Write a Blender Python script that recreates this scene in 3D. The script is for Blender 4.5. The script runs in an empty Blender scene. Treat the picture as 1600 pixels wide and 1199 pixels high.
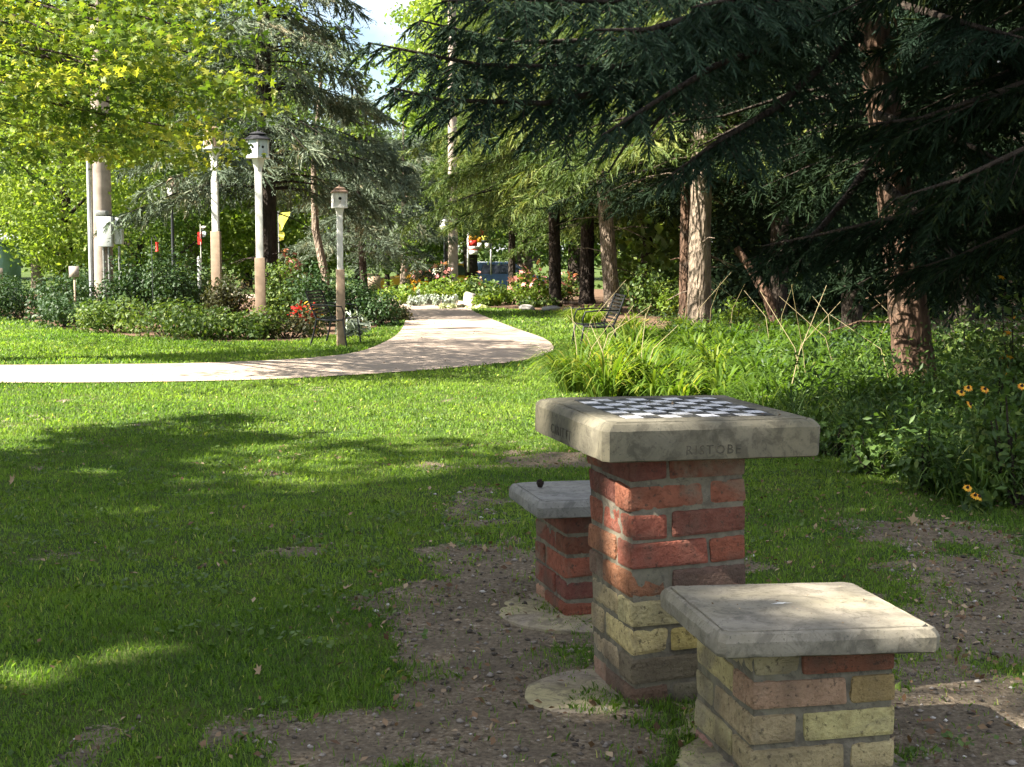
import bpy, bmesh, math, random
import numpy as np
from mathutils import Vector, Matrix, Euler
sc = bpy.context.scene
R = math.radians
# ------------------------------------------------------------------ camera, sky, sun, exposure
H, F = 1.27, 2200.0                     # eye height (m), focal length in pixels of the 1600 px photo
PITCH = R(5.44)
cd = bpy.data.cameras.new("camera"); cam = bpy.data.objects.new("camera", cd); sc.collection.objects.link(cam)
cam.location = (0, 0, H); cam.rotation_euler = (R(90) - PITCH, 0, 0)
cd.sensor_width = 36; cd.lens = 36 * F / 1600; cd.clip_start = .05; cd.clip_end = 2000
sc.camera = cam
AZ = (-.938, -.346); EL = R(41)
w = bpy.data.worlds.new("World"); sc.world = w; w.use_nodes = True
wn = w.node_tree; wn.nodes.clear()
def wnode(t, **k):
    n = wn.nodes.new(t)
    for a, b in k.items(): setattr(n, a, b)
    return n
wo = wnode('ShaderNodeOutputWorld'); wb = wnode('ShaderNodeBackground'); wb.inputs[1].default_value = .05
sky = wnode('ShaderNodeTexSky', sky_type='NISHITA', sun_disc=False, sun_elevation=EL, sun_rotation=math.atan2(AZ[0], AZ[1]) % (2 * math.pi))
tc = wnode('ShaderNodeTexCoord'); nz = wnode('ShaderNodeTexNoise'); nz.inputs['Scale'].default_value = 3.2; nz.inputs['Detail'].default_value = 7
mp = wnode('ShaderNodeMapping'); mp.inputs['Scale'].default_value = (1, 1, 2.2)
cr = wnode('ShaderNodeValToRGB'); cr.color_ramp.elements[0].position = .43; cr.color_ramp.elements[1].position = .58
mx = wnode('ShaderNodeMix', data_type='RGBA'); mx.inputs[7].default_value = (7.4, 7.5, 7.7, 1)
L_ = wn.links.new
L_(tc.outputs['Generated'], mp.inputs[0]); L_(mp.outputs[0], nz.inputs['Vector']); L_(nz.outputs['Fac'], cr.inputs[0])
L_(cr.outputs[0], mx.inputs[0]); L_(sky.outputs[0], mx.inputs[6]); L_(mx.outputs[2], wb.inputs[0]); L_(wb.outputs[0], wo.inputs[0])
sl = bpy.data.lights.new("sun", 'SUN'); sl.energy = 5.0; sl.angle = R(.55); sl.color = (1, .93, .8)
sun = bpy.data.objects.new("sun", sl); sc.collection.objects.link(sun)
sd = Vector((AZ[0] * math.cos(EL), AZ[1] * math.cos(EL), math.sin(EL))).normalized()
sun.rotation_euler = sd.to_track_quat('Z', 'Y').to_euler(); sun.location = sd * 60
sc.view_settings.view_transform = 'Standard'; sc.view_settings.look = 'None'
sc.view_settings.exposure = 2.4; sc.view_settings.gamma = 1
sc.cycles.max_bounces = 6; sc.cycles.diffuse_bounces = 3; sc.cycles.transmission_bounces = 4; sc.cycles.transparent_max_bounces = 6
sc.cycles.use_adaptive_sampling = True; sc.cycles.adaptive_threshold = .02
# ------------------------------------------------------------------ placing: photo pixel + depth -> point
cP, sP = math.cos(PITCH), math.sin(PITCH)
def ray(px, py):
    u, v = (px - 800) / F, (599.5 - py) / F
    return np.array([u, cP + v * sP, -sP + v * cP])
def at(px, py, d):                       # point at distance d (m along y)
    r = ray(px, py); r = r * d / r[1]
    return Vector((r[0], r[1], r[2] + H))
def G(px, py, z=0):                      # point on the ground
    r = ray(px, py); r = r * (z - H) / r[2]
    return Vector((r[0], r[1], z))
# spots of sun aimed by hand: leaves are cut from unseen shade crowns
GAPS = [((.98, 3.22, .41), .085, .1), ((.93, 3.36, .42), .07, .25), ((.82, 3.52, .42), .055, .35), ((.70, 3.30, .42), .045, .4), ((.60, 3.52, .42), .05, .35), ((.84, 3.22, .42), .045, .3),
        ((.225, 3.77, .76), .085, .0), ((.09, 4.22, .8), .07, .0), ((.29, 3.94, .48), .085, .0), ((.31, 3.9, .38), .05, .1), ((.29, 4.0, .12), .05, .1), ((.66, 3.88, .82), .045, .2), ((.40, 3.80, .27), .05, .2), ((.42, 4.1, .82), .03, .3)]
for px_, py_, r_, k_ in ((30, 1062, .09, 0), (70, 1050, .08, .1), (235, 1018, .06, 0), (215, 1025, .05, 0), (700, 1015, .06, .3), (915, 1120, .06, .3), (1510, 1085, .18, .5), (1450, 1050, .1, .3), (1580, 1150, .1, .4), (420, 1045, .04, .2), (1250, 830, .1, .5), (1400, 860, .1, .5), (1490, 745, .16, .1), (1570, 740, .14, .1), (1440, 780, .1, .2), (1540, 700, .15, .1), (1370, 745, .1, .2), (1330, 720, .1, .3), (1590, 800, .1, .3), (120, 740, .15, .5)):
    g_ = G(px_, py_); GAPS.append(((g_.x, g_.y, 0), r_, k_))
def open_gaps(P, rnd):
    k = np.ones(len(P), bool); s_ = np.array(tuple(sd))
    for c, r, keep in GAPS:
        v = P - np.array(c); t = v @ s_; d = np.linalg.norm(v - t[:, None] * s_, axis=1); k &= ~((d < r * 1.45 * (.75 + .5 * rnd.random(len(P)))) & (t > 0) & (rnd.random(len(P)) > keep * .3))
    return k
# ------------------------------------------------------------------ noise
def vnoise(x, y, seed=0):
    xi = np.floor(x).astype(np.int64); yi = np.floor(y).astype(np.int64); xf = x - xi; yf = y - yi
    def h(a, b):
        n = (a * 374761393 + b * 668265263 + seed * 1442695041) & 0x7fffffff
        n = ((n ^ (n >> 13)) * 1274126177) & 0x7fffffff
        return ((n ^ (n >> 16)) & 0xffff) / 65535.0
    u = xf * xf * (3 - 2 * xf); v = yf * yf * (3 - 2 * yf)
    return (h(xi, yi) * (1 - u) + h(xi + 1, yi) * u) * (1 - v) + (h(xi, yi + 1) * (1 - u) + h(xi + 1, yi + 1) * u) * v
def fbm(x, y, s=1., o=4, seed=0):
    r = 0; a = .5; t = 0
    for k in range(o):
        r = r + a * vnoise(x * s, y * s, seed + k * 17); t += a; a *= .5; s *= 2.03
    return r / t
# ------------------------------------------------------------------ mesh helpers
class Acc:
    """collects polygons (all of one size per call) with one 'tint' number each"""
    def __init__(s): s.v = []; s.f = []; s.t = []; s.n = 0
    def add(s, V, Fc, T=None):
        V = np.asarray(V, float).reshape(-1, 3); Fc = np.asarray(Fc, np.int64)
        s.v.append(V); s.f.append(Fc + s.n); s.n += len(V)
        s.t.append(np.full(len(Fc), .5) if T is None else np.broadcast_to(np.asarray(T, float), (len(Fc),)))
    def mesh(s, name, smooth=False):
        me = bpy.data.meshes.new(name)
        V = np.concatenate(s.v); me.vertices.add(len(V)); me.vertices.foreach_set('co', V.astype(np.float32).ravel())
        loops = np.concatenate([f.ravel() for f in s.f]); sizes = np.concatenate([np.full(len(f), f.shape[1]) for f in s.f])
        me.loops.add(len(loops)); me.loops.foreach_set('vertex_index', loops.astype(np.int32))
        me.polygons.add(len(sizes)); st = np.concatenate([[0], np.cumsum(sizes)[:-1]])
        me.polygons.foreach_set('loop_start', st.astype(np.int32)); me.polygons.foreach_set('loop_total', sizes.astype(np.int32))
        at_ = me.attributes.new('tint', 'FLOAT', 'FACE'); at_.data.foreach_set('value', np.concatenate(s.t).astype(np.float32))
        if smooth: me.polygons.foreach_set('use_smooth', np.ones(len(sizes), bool))
        me.update(calc_edges=True)
        return me
def link(name, data, mat=None, parent=None, loc=None):
    o = bpy.data.objects.new(name, data); sc.collection.objects.link(o)
    if mat is not None and data is not None:
        data.materials.clear()
        for m in (mat if isinstance(mat, (list, tuple)) else [mat]): data.materials.append(m)
    if parent is not None: o.parent = parent
    if loc is not None: o.location = loc
    return o
def tag(o, label=None, cat=None, group=None, kind=None):
    for k, v in (('label', label), ('category', cat), ('group', group), ('kind', kind)):
        if v: o[k] = v
    return o
def empty(name, loc, label, cat, group=None, rz=0):
    o = link(name, None, loc=Vector(loc)); o.rotation_euler = (0, 0, rz); o.empty_display_size = .1
    return tag(o, label, cat, group)
def struct(name, data, mat): return tag(link(name, data, mat), kind='structure')
def tube(acc, pts, rad, n=8, tint=.5, cap=True, wob=0, rnd=None):
    P = np.asarray([tuple(p) for p in pts], float); m = len(P); rad = np.broadcast_to(np.asarray(rad, float), (m,))
    T = np.gradient(P, axis=0); T /= np.linalg.norm(T, axis=1)[:, None] + 1e-9
    up = np.array([0, 0, 1.]) if abs(T[0, 2]) < .9 else np.array([1., 0, 0])
    A = np.cross(T, up); A /= np.linalg.norm(A, axis=1)[:, None] + 1e-9; B = np.cross(T, A)
    th = np.arange(n) / n * 2 * np.pi
    rr = rad[:, None] * (1 + (wob * (rnd.random((m, n)) - .5) if wob else 0))
    V = P[:, None] + rr[..., None] * (np.cos(th)[None, :, None] * A[:, None] + np.sin(th)[None, :, None] * B[:, None])
    i = np.arange(m - 1)[:, None] * n; j = np.arange(n)[None]; k = (j + 1) % n
    Fc = np.stack([i + j, i + k, i + n + k, i + n + j], -1).reshape(-1, 4)
    acc.add(V.reshape(-1, 3), Fc, tint)
    if cap:
        acc.add(V[-1], np.arange(n)[None], tint); acc.add(V[0], np.arange(n)[::-1][None], tint)
def box(acc, c, s, tint=.5, M=None):
    c = np.array(c, float); s = np.array(s, float) / 2
    V = np.array([[x, y, z] for z in (-1, 1) for y in (-1, 1) for x in (-1, 1)]) * s + c
    if M is not None: V = V @ np.array(M.to_3x3()).T
    acc.add(V, [[0, 2, 3, 1], [4, 5, 7, 6], [0, 1, 5, 4], [2, 6, 7, 3], [0, 4, 6, 2], [1, 3, 7, 5]], tint)
def prism(acc, poly, z0, z1, top=1., cen=(0, 0), tint=.5):
    """n-gon prism/frustum; top = scale of upper outline"""
    P = np.array(poly, float); n = len(P); c = np.array(cen)
    V = np.concatenate([np.c_[P, np.full(n, z0)], np.c_[(P - c) * top + c, np.full(n, z1)]])
    j = np.arange(n); k = (j + 1) % n
    acc.add(V, np.stack([j, k, k + n, j + n], 1), tint); acc.add(V[n:], np.arange(n)[None], tint); acc.add(V[:n], np.arange(n)[::-1][None], tint)
def ngon(n, r, rot=0): return [(r * math.cos(2 * math.pi * i / n + rot), r * math.sin(2 * math.pi * i / n + rot)) for i in range(n)]
def part(name, acc, mat, parent=None, smooth=False): return link(name, acc.mesh(name, smooth), mat, parent)
def bevel(o, wd=.005, seg=2):
    m = o.modifiers.new('bevel', 'BEVEL'); m.width = wd; m.segments = seg; m.limit_method = 'ANGLE'; return o
def unit(a): return a / (np.linalg.norm(a, axis=-1, keepdims=True) + 1e-9)
# leaves: each leaf = folded diamond (2 triangles)
def leaves(acc, P, rnd, size, svar=.4, up=.5, asp=.6, tint=None, N=None):
    n = len(P)
    N = unit(rnd.normal(size=(n, 3)) + np.array([0, 0, up])) if N is None else unit(N)
    D = unit(np.cross(N, rnd.normal(size=(n, 3)))); S = np.cross(N, D)
    L = (size * (1 + svar * (rnd.random(n) * 2 - 1)))[:, None]; W = L * asp * .5
    V = np.stack([P - D * L * .5, P + S * W + N * L * .08, P + D * L * .5, P - S * W + N * L * .08], 1)
    i = np.arange(n)[:, None] * 4
    T = rnd.random(n) if tint is None else tint
    acc.add(V.reshape(-1, 3), np.concatenate([i + np.array([[0, 1, 2]]), i + np.array([[0, 2, 3]])]), np.concatenate([T, T]))
def star_leaves(acc, P, rnd, size, up=.6, tint=None):
    n = len(P); N = unit(rnd.normal(size=(n, 3)) * .8 + np.array([0, 0, up])); D = unit(np.cross(N, rnd.normal(size=(n, 3)))); S = np.cross(N, D)
    ang = np.radians([0, 22, 48, 70, 105, 160, 180, 200, 255, 290, 312, 338]); rad = np.array([1, .42, .92, .45, .7, .22, .45, .22, .7, .45, .92, .42])
    L = size * (.7 + .6 * rnd.random(n)); droop = -.18 * rad ** 2
    V = P[:, None] + L[:, None, None] * .5 * (np.cos(ang) * rad)[None, :, None] * D[:, None] + L[:, None, None] * .5 * (np.sin(ang) * rad)[None, :, None] * S[:, None] + L[:, None, None] * .5 * droop[None, :, None] * N[:, None]
    V = np.concatenate([P[:, None], V], 1); m = 13
    i = np.arange(n)[:, None] * m; Fs = []; T = rnd.random(n) if tint is None else tint
    for k in range(12): Fs.append(i + np.array([[0, 1 + k, 1 + (k + 1) % 12]]))
    acc.add(V.reshape(-1, 3), np.concatenate(Fs), np.tile(T, 12))
def strips(acc, P, D, L, W, rnd, tint=None, bend=0):
    """crossed long diamonds: coarse conifer twigs"""
    n = len(P); D = unit(D)
    for q in range(2):
        S = unit(np.cross(D, rnd.normal(size=(n, 3)))); B = np.array([0, 0, -1.]) * bend
        Ls = L[:, None]; Ws = W[:, None] * .5
        V = np.stack([P, P + D * Ls * .35 + S * Ws, P + D * Ls * .7 + S * Ws * .7 + B * Ls * .1, P + D * Ls + B * Ls * .3, P + D * Ls * .75 - S * Ws * .7 + B * Ls * .1, P + D * Ls * .3 - S * Ws], 1)
        i = np.arange(n)[:, None] * 6; T = rnd.random(n) if tint is None else tint
        acc.add(V.reshape(-1, 3), i + np.array([[0, 1, 2, 3, 4, 5]]), T)
def needles(acc, P, D, L, rnd, m=16, nl=.018, nw=.0022, tint=None):
    n = len(P); D = unit(D); A = unit(np.cross(D, rnd.normal(size=(n, 3)))); B = np.cross(D, A)
    s = np.linspace(.05, 1, m)[None] + rnd.normal(0, .02, (n, m)); th = rnd.random((n, m)) * 2 * np.pi
    Rr = np.cos(th)[..., None] * A[:, None] + np.sin(th)[..., None] * B[:, None]
    base = P[:, None] + D[:, None] * (L[:, None] * s)[..., None]
    nd = unit(D[:, None] * .75 + Rr * .8 + np.array([0, 0, .15]))
    side = unit(np.cross(nd, rnd.normal(size=(n, m, 3))))
    l = nl * (.75 + .5 * rnd.random((n, m)))[..., None]
    V = np.stack([base - side * nw * .5, base + side * nw * .5, base + nd * l], 2).reshape(-1, 3)
    i = np.arange(n * m)[:, None] * 3; T = rnd.random(n) if tint is None else tint
    acc.add(V, i + np.array([[0, 1, 2]]), np.repeat(T, m))
# ------------------------------------------------------------------ materials
MATS = {}
class NT:
    def __init__(s, name):
        s.m = bpy.data.materials.new(name); s.m.use_nodes = True; s.t = s.m.node_tree; s.t.nodes.clear()
        s.out = s.n('ShaderNodeOutputMaterial'); MATS[name] = s.m
    def n(s, ty, ins=None, **k):
        nd = s.t.nodes.new(ty)
        for a, b in k.items(): setattr(nd, a, b)
        for a, b in (ins or {}).items():
            if hasattr(b, 'is_output'): s.t.links.new(b, nd.inputs[a])
            else: nd.inputs[a].default_value = b
        return nd
    def l(s, a, b): s.t.links.new(a, b)
    def ramp(s, fac, stops, interp='LINEAR'):
        r = s.n('ShaderNodeValToRGB', {0: fac}); e = r.color_ramp.elements; r.color_ramp.interpolation = interp
        while len(e) < len(stops): e.new(.5)
        for q, (p, c) in zip(e, stops): q.position = p; q.color = (*c, 1) if len(c) == 3 else c
        return r.outputs[0]
    def noise(s, scale, detail=5, rough=.55, vec=None, dist=0):
        v = vec or s.n('ShaderNodeTexCoord').outputs['Object']
        return s.n('ShaderNodeTexNoise', {'Vector': v, 'Scale': scale, 'Detail': detail, 'Roughness': rough, 'Distortion': dist}).outputs['Fac']
    def mix(s, fac, a, b, mode='MIX'):
        nd = s.n('ShaderNodeMix', {0: fac}, data_type='RGBA', blend_type=mode)
        for i, v in ((6, a), (7, b)):
            if hasattr(v, 'is_output'): s.l(v, nd.inputs[i])
            else: nd.inputs[i].default_value = (*v, 1)
        return nd.outputs[2]
    def math(s, op, a, b=0.):
        return s.n('ShaderNodeMath', {0: a, 1: b}, operation=op).outputs[0]
    def bump(s, h, st=.4, d=.01): return s.n('ShaderNodeBump', {'Height': h, 'Strength': st, 'Distance': d}).outputs[0]
    def pbsdf(s, col, rough=.8, normal=None, metal=0, spec=.3):
        p = s.n('ShaderNodeBsdfPrincipled', {'Roughness': rough, 'Metallic': metal, 'Specular IOR Level': spec})
        if hasattr(col, 'is_output'): s.l(col, p.inputs['Base Color'])
        else: p.inputs['Base Color'].default_value = (*col, 1)
        if normal is not None: s.l(normal, p.inputs['Normal'])
        s.l(p.outputs[0], s.out.inputs[0]); return p
def foliage(name, stops, trans=.35, rough=.5, tcol=1.5, spec=.25):
    """leaf material: colour by each leaf's own tint, some light passes through"""
    t = NT(name); a = t.n('ShaderNodeAttribute', attribute_name='tint').outputs['Fac']
    c = t.ramp(a, stops); g = t.n('ShaderNodeObjectInfo').outputs['Random']
    c = t.mix(t.math('MULTIPLY', g, .25), c, t.mix(1., c, (.75, .85, .6), 'MULTIPLY'))
    p = t.n('ShaderNodeBsdfPrincipled', {'Base Color': c, 'Roughness': rough, 'Specular IOR Level': spec})
    tc_ = t.mix(1., c, (1.12 * tcol, 1.18 * tcol, .42 * tcol), 'MULTIPLY')
    tr = t.n('ShaderNodeBsdfTranslucent', {'Color': tc_})
    t.l(t.n('ShaderNodeMixShader', {0: trans, 1: p.outputs[0], 2: tr.outputs[0]}).outputs[0], t.out.inputs[0])
    return t.m
def plain(name, col, rough=.7, var=.15, scale=12, bump=.15, metal=0, spec=.3):
    t = NT(name); n = t.noise(scale, 6)
    c = t.ramp(n, [(.25, tuple(x * (1 - var * 1.6) for x in col)), (.75, tuple(min(1, x * (1 + var)) for x in col))])
    t.pbsdf(c, rough, t.bump(n, bump, .01), metal, spec); return t.m
def bark(name, c1, c2, scale=9, patch_col=None):
    t = NT(name); oc = t.n('ShaderNodeTexCoord').outputs['Object']; mp_ = t.n('ShaderNodeMapping', {0: oc}); mp_.inputs['Scale'].default_value = (1, 1, .35)
    v = t.n('ShaderNodeTexVoronoi', {'Vector': mp_.outputs[0], 'Scale': scale * 3.2}).outputs['Distance']
    n = t.noise(scale, 7, .65, mp_.outputs[0], .6); h = t.math('ADD', t.math('MULTIPLY', v, .7), n)
    c = t.ramp(n, [(.3, c1), (.5, tuple((a + b) / 2 for a, b in zip(c1, c2))), (.68, c2)])
    c = t.mix(t.ramp(t.noise(2.3, 4), [(.55, (0, 0, 0)), (.65, (1, 1, 1))]), c, patch_col or tuple(x * .8 for x in c2))
    t.pbsdf(c, .9, t.bump(h, 1., .06), spec=.1); return t.m
foliage('maple_leaf', [(0, (.03, .065, .012)), (.5, (.075, .12, .02)), (.8, (.18, .22, .035)), (1, (.38, .36, .07))], .42, tcol=1.5)
foliage('shade_leaf', [(0, (.025, .05, .012)), (1, (.05, .085, .02))], .12)
foliage('tree_yellowgreen', [(0, (.075, .12, .028)), (.5, (.15, .21, .04)), (1, (.27, .31, .07))], .4, tcol=1.7)
foliage('tree_green', [(0, (.04, .075, .02)), (.6, (.09, .145, .035)), (1, (.18, .23, .06))], .35)
foliage('blue_needles', [(0, (.05, .07, .05)), (.5, (.11, .145, .10)), (.8, (.19, .22, .155)), (1, (.2, .165, .10))], .12, .6, 1.)
foliage('spruce_needles', [(0, (.010, .022, .011)), (.7, (.022, .045, .02)), (.92, (.05, .075, .024)), (.97, (.11, .13, .04)), (1, (.12, .08, .05))], .1, .6, 1.2, .12)  # yellow-green stops paint in sunlit tips; the last stop is dead twigs
foliage('spruce_sun_tint', [(0, (.035, .065, .018)), (.5, (.09, .135, .032)), (1, (.21, .23, .06))], .22, .55, 1.2)  # brighter copy of the spruce green, sunlight put into the needle colour
foliage('spruce_blue', [(0, (.012, .026, .016)), (.6, (.03, .056, .036)), (.93, (.07, .105, .06)), (.97, (.13, .15, .06)), (1, (.13, .09, .06))], .1, .6, 1.1, .12)  # lightened for painted sunlit highlights, yellow-green stop for sunlit tips
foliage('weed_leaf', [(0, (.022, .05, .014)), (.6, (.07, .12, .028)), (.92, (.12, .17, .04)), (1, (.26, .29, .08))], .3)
foliage('spruce_shade_tint', [(0, (.006, .013, .007)), (.75, (.014, .027, .012)), (.93, (.035, .05, .016)), (.97, (.09, .11, .035)), (1, (.09, .06, .04))], .08, .7, 1.1, .08)  # darkened spruce green: deep shade painted in, yellow-green stops for sunlit tips
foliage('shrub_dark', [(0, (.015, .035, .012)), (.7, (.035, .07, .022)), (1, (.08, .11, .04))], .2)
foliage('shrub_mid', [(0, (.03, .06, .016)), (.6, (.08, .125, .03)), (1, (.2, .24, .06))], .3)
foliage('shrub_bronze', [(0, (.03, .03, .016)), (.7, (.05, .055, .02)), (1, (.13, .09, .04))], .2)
foliage('shrub_bright', [(0, (.07, .13, .02)), (.7, (.14, .2, .03)), (1, (.3, .32, .05))], .35, tcol=1.6)
foliage('silver_leaf', [(0, (.18, .22, .19)), (1, (.48, .52, .46))], .15, tcol=1.)
foliage('lily_leaf', [(0, (.04, .085, .014)), (.6, (.09, .15, .02)), (.9, (.17, .21, .03)), (1, (.33, .27, .08))], .4, tcol=1.8)
foliage('straw', [(0, (.28, .22, .12)), (1, (.5, .42, .28))], .3)
foliage('grass', [(0, (.055, .115, .022)), (.55, (.15, .235, .042)), (.93, (.26, .33, .07)), (1, (.38, .36, .15))], .4, .55, 1.7)
foliage('red_petal', [(0, (.35, .01, .015)), (1, (.75, .06, .04))], .2, tcol=1)
foliage('pink_petal', [(0, (.5, .15, .15)), (1, (.8, .4, .35))], .2, tcol=1)
foliage('orange_petal', [(0, (.75, .25, .02)), (1, (.9, .55, .05))], .2, tcol=1)
foliage('white_petal', [(0, (.6, .6, .55)), (1, (.85, .85, .8))], .2, tcol=1)
foliage('cream_petal', [(0, (.45, .5, .25)), (1, (.75, .75, .5))], .2, tcol=1)
foliage('litter', [(0, (.09, .05, .03)), (.6, (.2, .12, .07)), (1, (.4, .3, .2))], .15, .8, 1.)
bark('bark_spruce', (.03, .022, .018), (.16, .12, .095))
bark('bark_pale', (.06, .045, .035), (.33, .26, .2), 8)
bark('bark_dark', (.02, .016, .013), (.07, .055, .045))
bark('bark_orange', (.025, .017, .013), (.17, .105, .072), 8, (.06, .05, .04))  # dark bark and dark patches stand in for shade on the tall trunk
plain('utility_wood', (.33, .27, .225), .9, .25, 5, .3)
plain('white_paint', (.66, .65, .61), .6, .16, 7, .15)
plain('brown_paint', (.33, .24, .17), .8, .15, 10, .2)
plain('black_metal', (.02, .022, .024), .4, .2, 30, .05, .3)
plain('grey_metal', (.28, .28, .27), .45, .2, 30, .05, .6)
plain('box_grey', (.55, .57, .56), .5, .08, 15, .03)
plain('conduit_grey', (.42, .43, .44), .5, .08, 10, .03)
plain('roof_black', (.03, .03, .035), .8, .3, 30, .2)
plain('roof_brown', (.2, .13, .09), .8, .3, 30, .2)
plain('hole_shade', (.008, .008, .008), .9, .1)
plain('pale_blue', (.45, .52, .55), .5, .05)
plain('glass_globe', (.8, .8, .78), .2, .02)
plain('yellow_paint', (.8, .6, .03), .5, .1)
plain('yellow_cloth', (.75, .72, .12), .8, .1)
plain('red_paint', (.6, .04, .03), .5, .1)
plain('blue_paint', (.12, .25, .55), .3, .1, spec=.6)
plain('car_yellow', (.75, .42, .05), .25, .06, spec=.6)
plain('car_white', (.7, .72, .72), .25, .06, spec=.6)
plain('car_glass', (.03, .04, .05), .08, .05, spec=.8)
plain('tyre', (.02, .02, .02), .9, .1)
plain('stone', (.38, .36, .33), .9, .3, 8, .5)
plain('roof_shingle_grey', (.4, .42, .45), .8, .15)
plain('teal_wall', (.25, .38, .42), .8, .1)
plain('cream_wall', (.38, .31, .28), .8, .1)
plain('pine_cone', (.03, .02, .015), .9, .3, 60, .5)
def concrete(name, base, yellow, scale=9):
    t = NT(name); n = t.noise(scale, 9, .65); n2 = t.noise(2.6, 5, .6, dist=.5); sp = t.noise(120, 2, .5)
    c = t.ramp(n, [(.3, tuple(x * .55 for x in base)), (.52, base), (.72, tuple(min(1, x * 1.3) for x in base))])
    c = t.mix(t.ramp(n2, [(.42, (0, 0, 0)), (.6, (.85, .85, .85))]), c, yellow)
    c = t.mix(t.ramp(t.noise(16, 8, .75, dist=.8), [(.5, (0, 0, 0)), (.6, (.7, .7, .7))]), c, tuple(x * .5 for x in base))
    c = t.mix(t.ramp(t.noise(5, 6, .7), [(.52, (0, 0, 0)), (.66, (.6, .6, .6))]), c, tuple(x * .35 for x in base))
    c = t.mix(t.ramp(sp, [(.62, (0, 0, 0)), (.72, (.55, .55, .55))]), c, (.05, .05, .045))
    h = t.math('ADD', t.math('MULTIPLY', n, .8), t.math('MULTIPLY', sp, .5))
    t.pbsdf(c, .92, t.bump(h, .4, .004), spec=.15); return t.m
concrete('concrete_table', (.145, .132, .10), (.175, .157, .108))
concrete('concrete_seat', (.24, .215, .172), (.235, .21, .15))
concrete('concrete_grey', (.21, .205, .19), (.22, .21, .18))
concrete('concrete_footing', (.24, .2, .155), (.36, .32, .17), 14)
concrete('mortar', (.16, .14, .11), (.17, .155, .105), 25)
def brickmat():
    t = NT('brick'); c = t.n('ShaderNodeAttribute', attribute_name='bcol').outputs['Color']
    n = t.noise(28, 8, .7); n2 = t.noise(7, 5, .6)
    c2 = t.mix(1., c, t.ramp(n, [(.25, (.5, .47, .45)), (.55, (1, 1, 1)), (.8, (1.25, 1.2, 1.15))]), 'MULTIPLY')
    c2 = t.mix(t.ramp(n2, [(.48, (0, 0, 0)), (.66, (.7, .7, .7))]), c2, (.085, .065, .05)); c2 = t.mix(t.ramp(t.noise(60, 5, .7), [(.56, (0, 0, 0)), (.64, (.7, .7, .7))]), c2, (.05, .04, .032))
    c2 = t.mix(t.ramp(t.noise(4, 6, .6, dist=1), [(.55, (0, 0, 0)), (.66, (.6, .6, .6))]), c2, (.2, .175, .13))
    t.pbsdf(c2, .92, t.bump(t.math('ADD', n, t.math('MULTIPLY', t.noise(90, 3), .6)), 1., .012), spec=.12)
brickmat()
def groundmat():
    t = NT('ground'); d = t.n('ShaderNodeAttribute', attribute_name='dirt').outputs['Fac']
    n = t.noise(3, 8, .6); f = t.noise(60, 6, .7); f2 = t.noise(180, 4, .6)
    soil = t.ramp(f, [(.32, (.07, .056, .04)), (.5, (.205, .16, .11)), (.62, (.31, .255, .185)), (.72, (.5, .45, .36))]); soil = t.mix(t.ramp(t.noise(5, 7, .65), [(.4, (0, 0, 0)), (.62, (.7, .7, .7))]), soil, (.13, .105, .075))
    gr = t.ramp(t.noise(90, 5, .7), [(.3, (.015, .035, .01)), (.55, (.05, .09, .02)), (.75, (.11, .145, .035))])
    gr = t.mix(t.ramp(n, [(.4, (0, 0, 0)), (.75, (.45, .45, .45))]), gr, (.18, .17, .05))
    c = t.mix(t.math('GREATER_THAN', t.math('ADD', d, t.math('MULTIPLY', t.math('SUBTRACT', f, .5), .9)), .5), gr, soil)
    t.pbsdf(c, .95, t.bump(t.math('ADD', f, t.math('MULTIPLY', f2, .5)), .9, .02), spec=.1)
groundmat()
def pathmat():
    t = NT('path_surface'); f = t.noise(40, 8, .7); n = t.noise(.8, 5)
    c = t.ramp(f, [(.3, (.27, .21, .165)), (.6, (.40, .318, .255)), (.8, (.49, .40, .33))])
    c = t.mix(t.ramp(n, [(.4, (0, 0, 0)), (.7, (.35, .35, .35))]), c, (.31, .255, .205))
    oc = t.n('ShaderNodeTexCoord').outputs['Object']
    t.pbsdf(c, .92, t.bump(f, .4, .006), spec=.15)
pathmat()
plain('mulch', (.15, .09, .055), .95, .5, 40, .9)
t_ = NT('board_tiles'); a_ = t_.n('ShaderNodeAttribute', attribute_name='tint').outputs['Fac']
c_ = t_.ramp(a_, [(0, (.012, .012, .014)), (.45, (.03, .03, .035)), (.55, (.55, .55, .56)), (1, (.75, .74, .76))])
c_ = t_.mix(t_.ramp(t_.noise(30, 7, .7), [(.44, (0, 0, 0)), (.64, (.75, .75, .75))]), c_, (.19, .18, .15))
t_.pbsdf(c_, .45, t_.bump(t_.noise(60, 4), .2, .003), spec=.4)
M = MATS
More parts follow.
